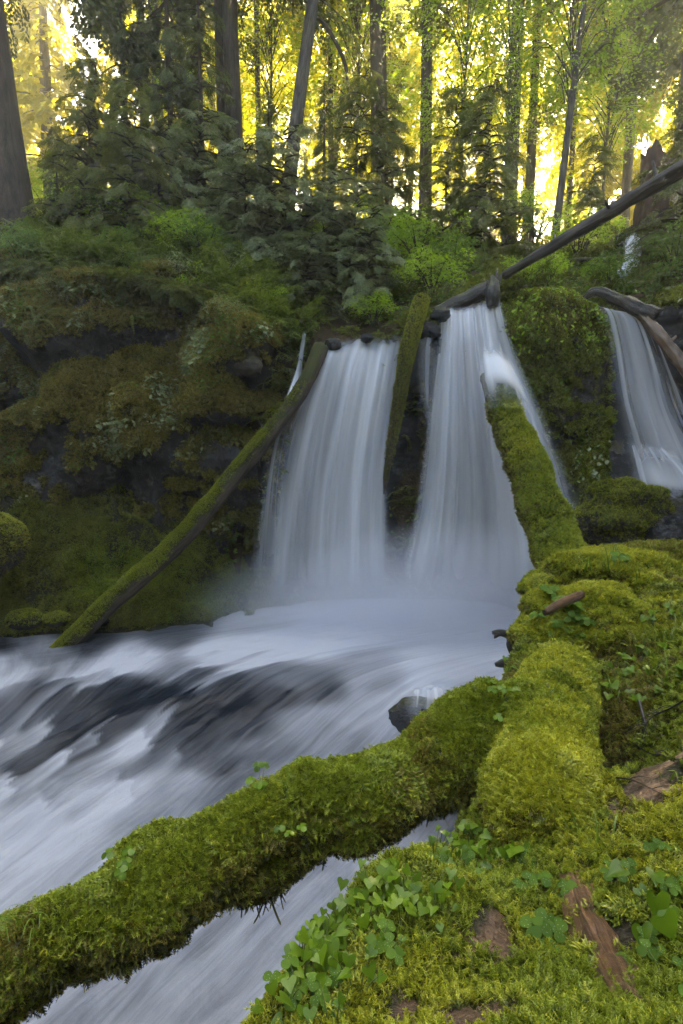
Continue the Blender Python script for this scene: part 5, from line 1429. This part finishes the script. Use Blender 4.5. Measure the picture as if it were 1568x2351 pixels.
# ------------------------------------------------------------------ plants in the foreground
def heart(w=1.0, fold=.16, cup=.10):
    """heart-shaped leaf of length 1, stalk joint at the origin, tip along +x"""
    n = 9
    V, F = [], []
    t = np.linspace(0, 1, n)
    half = w * np.array([.30, .50, .58, .56, .49, .39, .27, .14, .0])
    x = np.array([-.20, -.14, .0, .14, .29, .44, .60, .78, 1.0])
    for i in range(n):
        xc = x[i] if i > 1 else [0, .02][i]
        for f, xx in ((-1, x[i]), (-.5, .5 * (x[i] + max(xc, x[i]))), (0, max(xc, x[i])), (.5, .5 * (x[i] + max(xc, x[i]))), (1, x[i])):
            y = half[i] * f
            V.append((xx, y, fold * abs(y) - cup * xx * xx - .25 * max(0, abs(y) - .35)))
    F = grid_faces(n, 5)
    return np.array(V), F
def leaflet():
    n = 6
    V = []
    half = [.10, .34, .50, .50, .34, .12]; x = [0, .2, .45, .7, .9, 1.0]
    for i in range(n):
        for f in (-1, 0, 1):
            V.append((x[i] - (.07 if i == 5 and f == 0 else 0), half[i] * f, .10 * abs(half[i] * f) - .10 * x[i] ** 2))
    return np.array(V), grid_faces(n, 3)
HL = [mesh('heart_leaf', V, [F], M['heart_leaf']) for V, F in (heart(1.0), heart(.9, .25, .2), heart(1.1, .05, .15))]
LL = mesh('leaflet', *[leaflet()[0], [leaflet()[1]]], M['clover_leaf'])
LG = mesh('leaflet', *[leaflet()[0], [leaflet()[1]]], M['heart_leaf'])
Vd, Fd = ellipsoid((0, 0, 0), (1, 1, .7), 6, 8)
kd = NT('water_drop'); M['drop'] = kd.done(kd.bsdf((.75, .8, .8), .05, 1.0))
DV = []
gd = np.random.default_rng(3)
dp = np.stack([gd.uniform(.1, .95, 16), gd.uniform(-.35, .35, 16), np.full(16, .0)], 1)
dp[:, 2] = .10 * np.abs(dp[:, 1]) - .10 * dp[:, 0] ** 2 + .012
V, F, _ = join([(Vd, Fd[0])], np.zeros(8, int), dp[:8], np.repeat(np.eye(3)[None], 8, 0), gd.uniform(.008, .022, 8))
DROPS = mesh('dew', V, [F], M['drop'])

def stem_mesh(p, q, r=.0016, bow=.2):
    p, q = np.array(p), np.array(q); m = (p + q) / 2 + np.array([0, 0, bow * np.linalg.norm(q - p)])
    V, Fs, uv = tube([(*p, r * 1.2), (*m, r), (*q, r * .8)], 8, 5, caps=False)
    return mesh('stem', V, Fs, M['stem'], uv=uv)

def heart_plant(label, b, s, nl, g, group=None, view=True, hgt=.065):
    t = thing('heart_leaved_plant', label, 'plant', b, group=group)
    for i in range(nl):
        a = g.random() * 6.28; rr = .045 * math.sqrt(g.random()) * (1 + .12 * nl)
        tip = np.array([rr * math.cos(a), rr * math.sin(a), hgt * g.uniform(.5, 1.5)])
        obj('stem', stem_mesh((tip[0] * .2, tip[1] * .2, -.02), tip), t)
        l = obj('leaf', HL[g.integers(0, 3)], t)
        l.location = tip
        hd = g.uniform(-2.6, -.5) if view else a
        l.rotation_euler = (g.normal(0, .3), g.uniform(-.1, 1.0), hd + g.normal(0, .7))
        sc = s * g.uniform(.7, 1.2); l.scale = (sc, sc, sc)
    return t
def clover_plant(label, b, s, nl, g, group=None, mat=None, hgt=.05, dew=True):
    t = thing('clover_plant', label, 'plant', b, group=group)
    for i in range(nl):
        a = g.random() * 6.28; rr = .05 * math.sqrt(g.random()) * (1 + .15 * nl)
        tip = np.array([rr * math.cos(a), rr * math.sin(a), hgt * g.uniform(.6, 1.2)])
        obj('stem', stem_mesh((tip[0] * .2, tip[1] * .2, -.02), tip, .0012), t)
        h0 = g.random() * 6.28; tx, ty = g.normal(.3, .2), g.normal(.0, .2)
        for j in range(3):
            l = obj('leaflet', mat or LL, t); l.location = tip
            l.rotation_euler = (0, g.uniform(.0, .35), h0 + j * 2.094)
            R3 = (Matrix.Rotation(tx, 3, 'X') @ Matrix.Rotation(ty, 3, 'Y') @ l.rotation_euler.to_matrix())
            l.rotation_euler = R3.to_euler()
            sc = s * g.uniform(.85, 1.15); l.scale = (sc, sc, sc)
            if dew and g.random() < .6:
                d = obj('dew', DROPS, l, 'stuff')
    return t
def on_bank(px, py):
    """where the sight line through px,py meets the bank"""
    ys = np.linspace(.8, 6.5, 400)
    Q = np.array([at(px, py, y) for y in ys])
    d = Q[:, 2] - bank_z(Q[:, 0], Q[:, 1])
    i = int(np.argmax(d < 0)) if (d < 0).any() else 100
    q = Q[i].copy(); q[2] = bank_z(q[:1], q[1:2])[0]
    return q
g = np.random.default_rng(40)
HP = []
for i in range(62):
    f = g.random()
    px = 640 + 420 * f + g.normal(0, 60); py = 2300 - 390 * f + g.normal(0, 60)
    edge = np.interp(px, [560, 690, 870, 1020], [2351, 2215, 2040, 1930])
    if py < edge + 10: py = edge + 10 + g.uniform(0, 80)
    HP.append((px, py))
for px, py in HP:
    b = on_bank(px, py)
    edge = np.interp(px, [560, 690, 870, 1020], [2351, 2215, 2040, 1930])
    zx = 'lowest in the patch' if py > 2230 else ('midway up the patch' if py > 2060 else 'near the yellow log')
    ze = 'leaning over the water' if py < edge + 60 else 'set back from the water'
    heart_plant('heart-leaved plant %s, %s' % (ze, zx), b, .032 * g.uniform(.7, 1.3), int(g.integers(3, 7)), g, 'heart-leaved plants %s, %s' % (ze, zx))
for px, py, s, n_, lab in ((1180, 1995, .055, 3, 'heart-leaved plant at the end of the yellow mossy log'), (1490, 2155, .075, 4, 'largest heart-leaved plant, right of the rotten wood'), (1395, 1600, .055, 5, 'heart-leaved plant in the dark hollow behind the yellow log'), (1450, 1625, .055, 5, 'heart-leaved plant right of the dark hollow'),
                            (1500, 1570, .05, 5, 'heart-leaved plant beneath the grass at the right edge'), (1540, 1500, .05, 5, 'heart-leaved plant highest at the right edge'), (1330, 1820, .045, 4, 'heart-leaved plant right of the yellow mossy log'), (1555, 1640, .05, 5, 'heart-leaved plant above the black twigs'), (1470, 2060, .05, 3, 'heart-leaved plant above the largest one')):
    heart_plant(lab, on_bank(px, py), s, n_, g)
for px, py, s, n_, lab in ((1440, 1540, .05, 6, 'heart-leaved plant right of the big mossy boulder'), (1480, 1530, .05, 6, 'heart-leaved plant in the leafy slope at the right edge, left end'), (1520, 1610, .045, 6, 'heart-leaved plant over the dark hollow at the right'), (1560, 1570, .05, 6, 'heart-leaved plant cut by the right edge under the tall grass'), (1420, 1570, .045, 6, 'heart-leaved plant tucked under the big mossy boulder'),
                            (1500, 1450, .05, 5, 'heart-leaved plant beside the right shoulder of the big boulder'), (1545, 1430, .05, 5, 'heart-leaved plant near the right edge above the leafy slope'), (1180, 1560, .04, 5, 'heart-leaved plant where the shaggy log meets the boulder')):
    heart_plant(lab, on_bank(px, py), s, n_, g, hgt=.10)
CL = [(1275, 2200, .055, 4, 'dewy clover plant left of the rotten wood, nearest the camera'), (1240, 2060, .045, 4, 'dewy clover plant below the yellow mossy log'), (1190, 2010, .035, 4, 'small dewy clover below the yellow log end'), (1100, 1940, .035, 4, 'small clover left of the yellow log end'), (1040, 2010, .04, 4, 'clover among heart leaves near the bank edge'),
      (690, 2330, .04, 4, 'dewy clover at the bottom edge of the bank'), (770, 2290, .04, 4, 'dewy clover among the lowest heart leaves'), (860, 2200, .04, 3, 'dewy clover beside the moss cushion'), (1430, 2060, .04, 3, 'clover beside the rotten wood'), (1500, 1960, .035, 4, 'clover on the moss at the right'), (1540, 2050, .035, 4, 'clover at the right edge'), (1480, 2230, .035, 4, 'clover right of the rotten wood near the bottom'), (1540, 2270, .04, 4, 'clover in the lower right corner')]
for px, py, s, n_, lab in CL: clover_plant(lab, on_bank(px, py), s * .68, n_ + 1, g)
def on_sphere(px, py, c, r):
    ys = np.linspace(2.5, 7, 600); Q = np.array([at(px, py, y) for y in ys])
    d = (((Q - c) / np.asarray(r)) ** 2).sum(1)
    return Q[int(np.argmax(d < 1.0))] if (d < 1).any() else Q[int(np.argmin(d))]
mc, mr = at(1365, 1450, 4.55), np.array([.60, .52, .36])
for i in range(16):
    px, py = g.normal(1320, 38), g.normal(1445, 42)
    clover_plant('dewy round-leaved clover in the clump on the front of the big mossy boulder', on_sphere(px, py, mc, mr), .05, 4, g, 'dewy clover on the big mossy boulder', hgt=.06, dew=False)
for i, (px, py) in enumerate(((1255, 1405), (1275, 1385), (1240, 1420))):
    clover_plant('dewy clover at the upper left shoulder of the big mossy boulder', on_sphere(px, py, mc, mr), .045, 3, g, 'clover at the shoulder of the boulder', dew=False)

def grass(label, b, h, nb, g, group=None, w=.006, lean=None):
    V, F = [], []
    for i in range(nb):
        a = g.random() * 6.28 if lean is None else lean + g.normal(0, .5)
        l = h * g.uniform(.6, 1.15); bend = g.uniform(.25, .9); n = 9
        dx, dy = math.cos(a), math.sin(a); ox, oy = g.normal(0, .03, 2)
        for j in range(n):
            t = j / (n - 1)
            r = l * (.15 * t + bend * .75 * t ** 2); z = l * (t * (1.0 - .1 * bend) - bend * .65 * t ** 3)
            ww = w * (1 - t ** 2.2) * .5 + .0004
            V += [(ox + dx * r - dy * ww, oy + dy * r + dx * ww, z), (ox + dx * r + dy * ww, oy + dy * r - dx * ww, z)]
        k_ = len(V) - 2 * n
        for j in range(n - 1): F.append([k_ + 2 * j, k_ + 2 * j + 1, k_ + 2 * j + 3, k_ + 2 * j + 2])
    o = obj('grass_tuft', mesh('grass_tuft', np.array(V), [np.array(F)], M['grass']), None, None, b)
    return tag(o, label, 'grass', group)
rb, rr = at(1400, 1345, 5.35), np.array([.75, .5, .34])
for px, py, h, n_, lab in ((1400, 1290, .30, 12, 'grass tuft crowning the rear mossy boulder'), (1350, 1290, .26, 10, 'grass tuft where the thick leaning log meets the bank'), (1470, 1330, .28, 9, 'grass tuft on the right shoulder of the rear boulder'), (1440, 1370, .26, 8, 'long blades in front of the rear boulder'), (1540, 1360, .24, 12, 'grass tuft at the right edge level with the boulders'), (1510, 1390, .22, 8, 'grass tuft just below the right edge tuft')):
    b = on_sphere(px, py + 25, rb, rr); grass(lab, b, h, n_, g, w=.012)
for px, py, h, n_, lab in ((1500, 1560, .22, 8, 'grass arching over the dark hollow'), (1545, 1480, .24, 10, 'grass by the heart leaves at the right edge'), (1310, 1920, .16, 4, 'long arching grass blades right of the yellow log'), (1390, 1960, .18, 5, 'dewy arching grass above the rotten wood'), (1330, 1790, .13, 4, 'few blades leaning off the yellow log'), (1530, 1590, .30, 9, 'tall grass blades in the leafy slope at the right edge'), (1470, 1500, .26, 8, 'grass beside the big mossy boulder at its right'), (1565, 1440, .28, 10, 'grass at the right edge above the leafy slope'), (1420, 1620, .2, 6, 'grass blades hanging into the dark hollow'), (1555, 1800, .12, 8, 'grass at the right edge below the black twigs'), (755, 2240, .10, 2, 'single upright blade at the bank edge')):
    grass(lab, on_bank(px, py), h, n_, g, w=.007)
for px, py, y, h, n_, lab in ((1255, 1175, 6.45, .16, 14, 'grass tuft on the thick leaning log below the small fern'), (1232, 1150, 6.65, .14, 10, 'grass tuft at the left side of the thick leaning log'), (1290, 1225, 6.15, .14, 10, 'lowest grass tuft on the thick leaning log')):
    grass(lab, at(px, py, y), h, n_, g, w=.009)
lb = at(60, 2130, 1.92)
grass('grass tuft hanging on the shaggy log at the left edge', lb, .20, 22, g, w=.006, lean=-2.0)
lb = at(812, 1880, 2.45)
grass('small grass tuft drooping from the knob of the shaggy log', lb, .10, 10, g, w=.005, lean=-1.4)
# small leaves growing on the shaggy log
for px, py, y, lab in ((600, 1795, 2.42, 'small leafy herb on the top ridge of the shaggy log'), (680, 1900, 2.36, 'tiny herb on the flank of the shaggy log near the knob'), (290, 1990, 2.1, 'tiny herb on the flank of the shaggy log near the left'), (1150, 1590, 2.9, 'leafy herb at the right end of the shaggy log'), (1165, 1660, 2.8, 'leafy herb between the shaggy log and the yellow log')):
    clover_plant(lab, at(px, py, y), .028, 5, g, mat=LG, dew=False, hgt=.04)

# fallen needles and bits of twig on the moss
P, N = sample(BV, BF, 2600, lambda P, N: near_weight(P) * (P[:, 1] > .8) * (P[:, 1] < 6) * (P[:, 0] < 4) * (P[:, 2] > 1) * (.35 + .35 * bare(P)), 141)
gl = np.random.default_rng(17)
ln = gl.uniform(.006, .024, len(P))
V, F, _ = join([(np.array([[-.5, -.03, 0], [.5, -.03, 0], [.5, .03, .02], [-.5, .03, .02]]), np.array([[0, 1, 2, 3]]))], np.zeros(len(P), int), P + N * .008 + np.array([0, 0, .004]), rotz_align(gl.random(len(P)) * 6.28, gl.normal(0, .3, len(P)), gl.normal(0, .4, len(P))), ln)
obj('needle_litter', mesh('needle_litter', V, [F], M['rotten'], uv=np.zeros((len(V), 2)), smooth=False), None, 'stuff')
# black wiry twigs at the right
def twig(label, path, r0=.008, kids=5, seed=0):
    g = np.random.default_rng(seed)
    Q = np.array([on_bank(px, py) + np.array([0, 0, h]) for px, py, h in path])
    BVv, BFf = [], []
    rr = np.linspace(r0, r0 * .35, len(Q))
    tubes_to(BVv, BFf, np.hstack([Q, rr[:, None]]), 30, 7)
    q = spline(Q, 30)
    for i in range(kids):
        k_ = g.integers(4, 26); d = unit(q[k_ + 1] - q[k_]); s = unit(np.cross(d, [0, 0, 1.])) * g.choice([-1, 1])
        l = g.uniform(.06, .22)
        p1 = q[k_] + (d * .5 + s * .6) * l * .5 + np.array([0, 0, g.uniform(-.01, .04)]); p2 = q[k_] + (d * .9 + s * .8) * l + np.array([0, 0, g.uniform(-.02, .05)])
        tubes_to(BVv, BFf, [(*q[k_], r0 * .5), (*p1, r0 * .35), (*p2, r0 * .15)], 8, 5)
    o = obj('twig', mesh('twig', np.vstack(BVv), [np.vstack(BFf)], M['twig'], uv=np.zeros((sum(len(v) for v in BVv), 2))))
    return tag(o, label, 'twig')
twig('thickest black twig curving along the bank at the right edge', [(1465, 1650, .10), (1480, 1690, .06), (1500, 1735, .03), (1568, 1762, .03), (1640, 1770, .03)], .012, 6, 1)
twig('black branched twig reaching in from the right edge', [(1600, 1640, .12), (1540, 1665, .10), (1490, 1680, .08), (1465, 1720, .05)], .007, 7, 2)
twig('thin black twig lying over the brown earth', [(1400, 1800, .03), (1450, 1805, .03), (1510, 1840, .03), (1600, 1880, .03)], .004, 4, 3)
twig('fine dark twig among the moss above the brown earth', [(1560, 1700, .05), (1500, 1745, .04), (1440, 1770, .04), (1390, 1830, .02)], .004, 6, 4)

# ------------------------------------------------------------------ mist where the falls strike the pool
def mist(name, c, r, dens, aniso=.3):
    V, Fs = ellipsoid((0, 0, 0), (1, 1, 1), 16, 24)
    k = NT(name)
    tc = k.n('ShaderNodeTexCoord').outputs['Object']
    ln = k.n('ShaderNodeVectorMath', operation='LENGTH'); k.l(tc, ln.inputs[0])
    f = k.ramp(ln.outputs['Value'], [(0.0, 1.0), (.55, .35), (.98, 0.0)])
    d = k.math('MULTIPLY', f, dens)
    pv = k.n('ShaderNodeVolumePrincipled')
    pv.inputs['Color'].default_value = (.93, .95, 1.0, 1); pv.inputs['Anisotropy'].default_value = aniso
    k.l(d, pv.inputs['Density']); k.l(pv.outputs[0], k.out.inputs['Volume'])
    o = obj(name, mesh(name, V, Fs, k.m), None, 'stuff', tuple(c)); o.scale = r
    return o
mist('mist', (1.7, 9.3, .35), (2.8, 1.4, 1.6), 1.9)
mist('mist', (-.6, 9.6, .2), (2.3, 1.1, 1.2), 1.3)
# ------------------------------------------------------------------ air of the gorge
HZ = NT('haze')
pv = HZ.n('ShaderNodeVolumePrincipled')
pv.inputs['Color'].default_value = (.97, .96, .92, 1); pv.inputs['Anisotropy'].default_value = .7
pv.inputs['Density'].default_value = .0032
HZ.l(pv.outputs[0], HZ.out.inputs['Volume'])
V = np.array([(x, y, z) for x in (-95, 95) for y in (-72, 115) for z in (-6, 52)], float)
F = np.array([[0, 1, 3, 2], [4, 6, 7, 5], [0, 4, 5, 1], [2, 3, 7, 6], [0, 2, 6, 4], [1, 5, 7, 3]])
obj('haze', mesh('haze', V, [F], HZ.m, smooth=False), None, 'stuff')
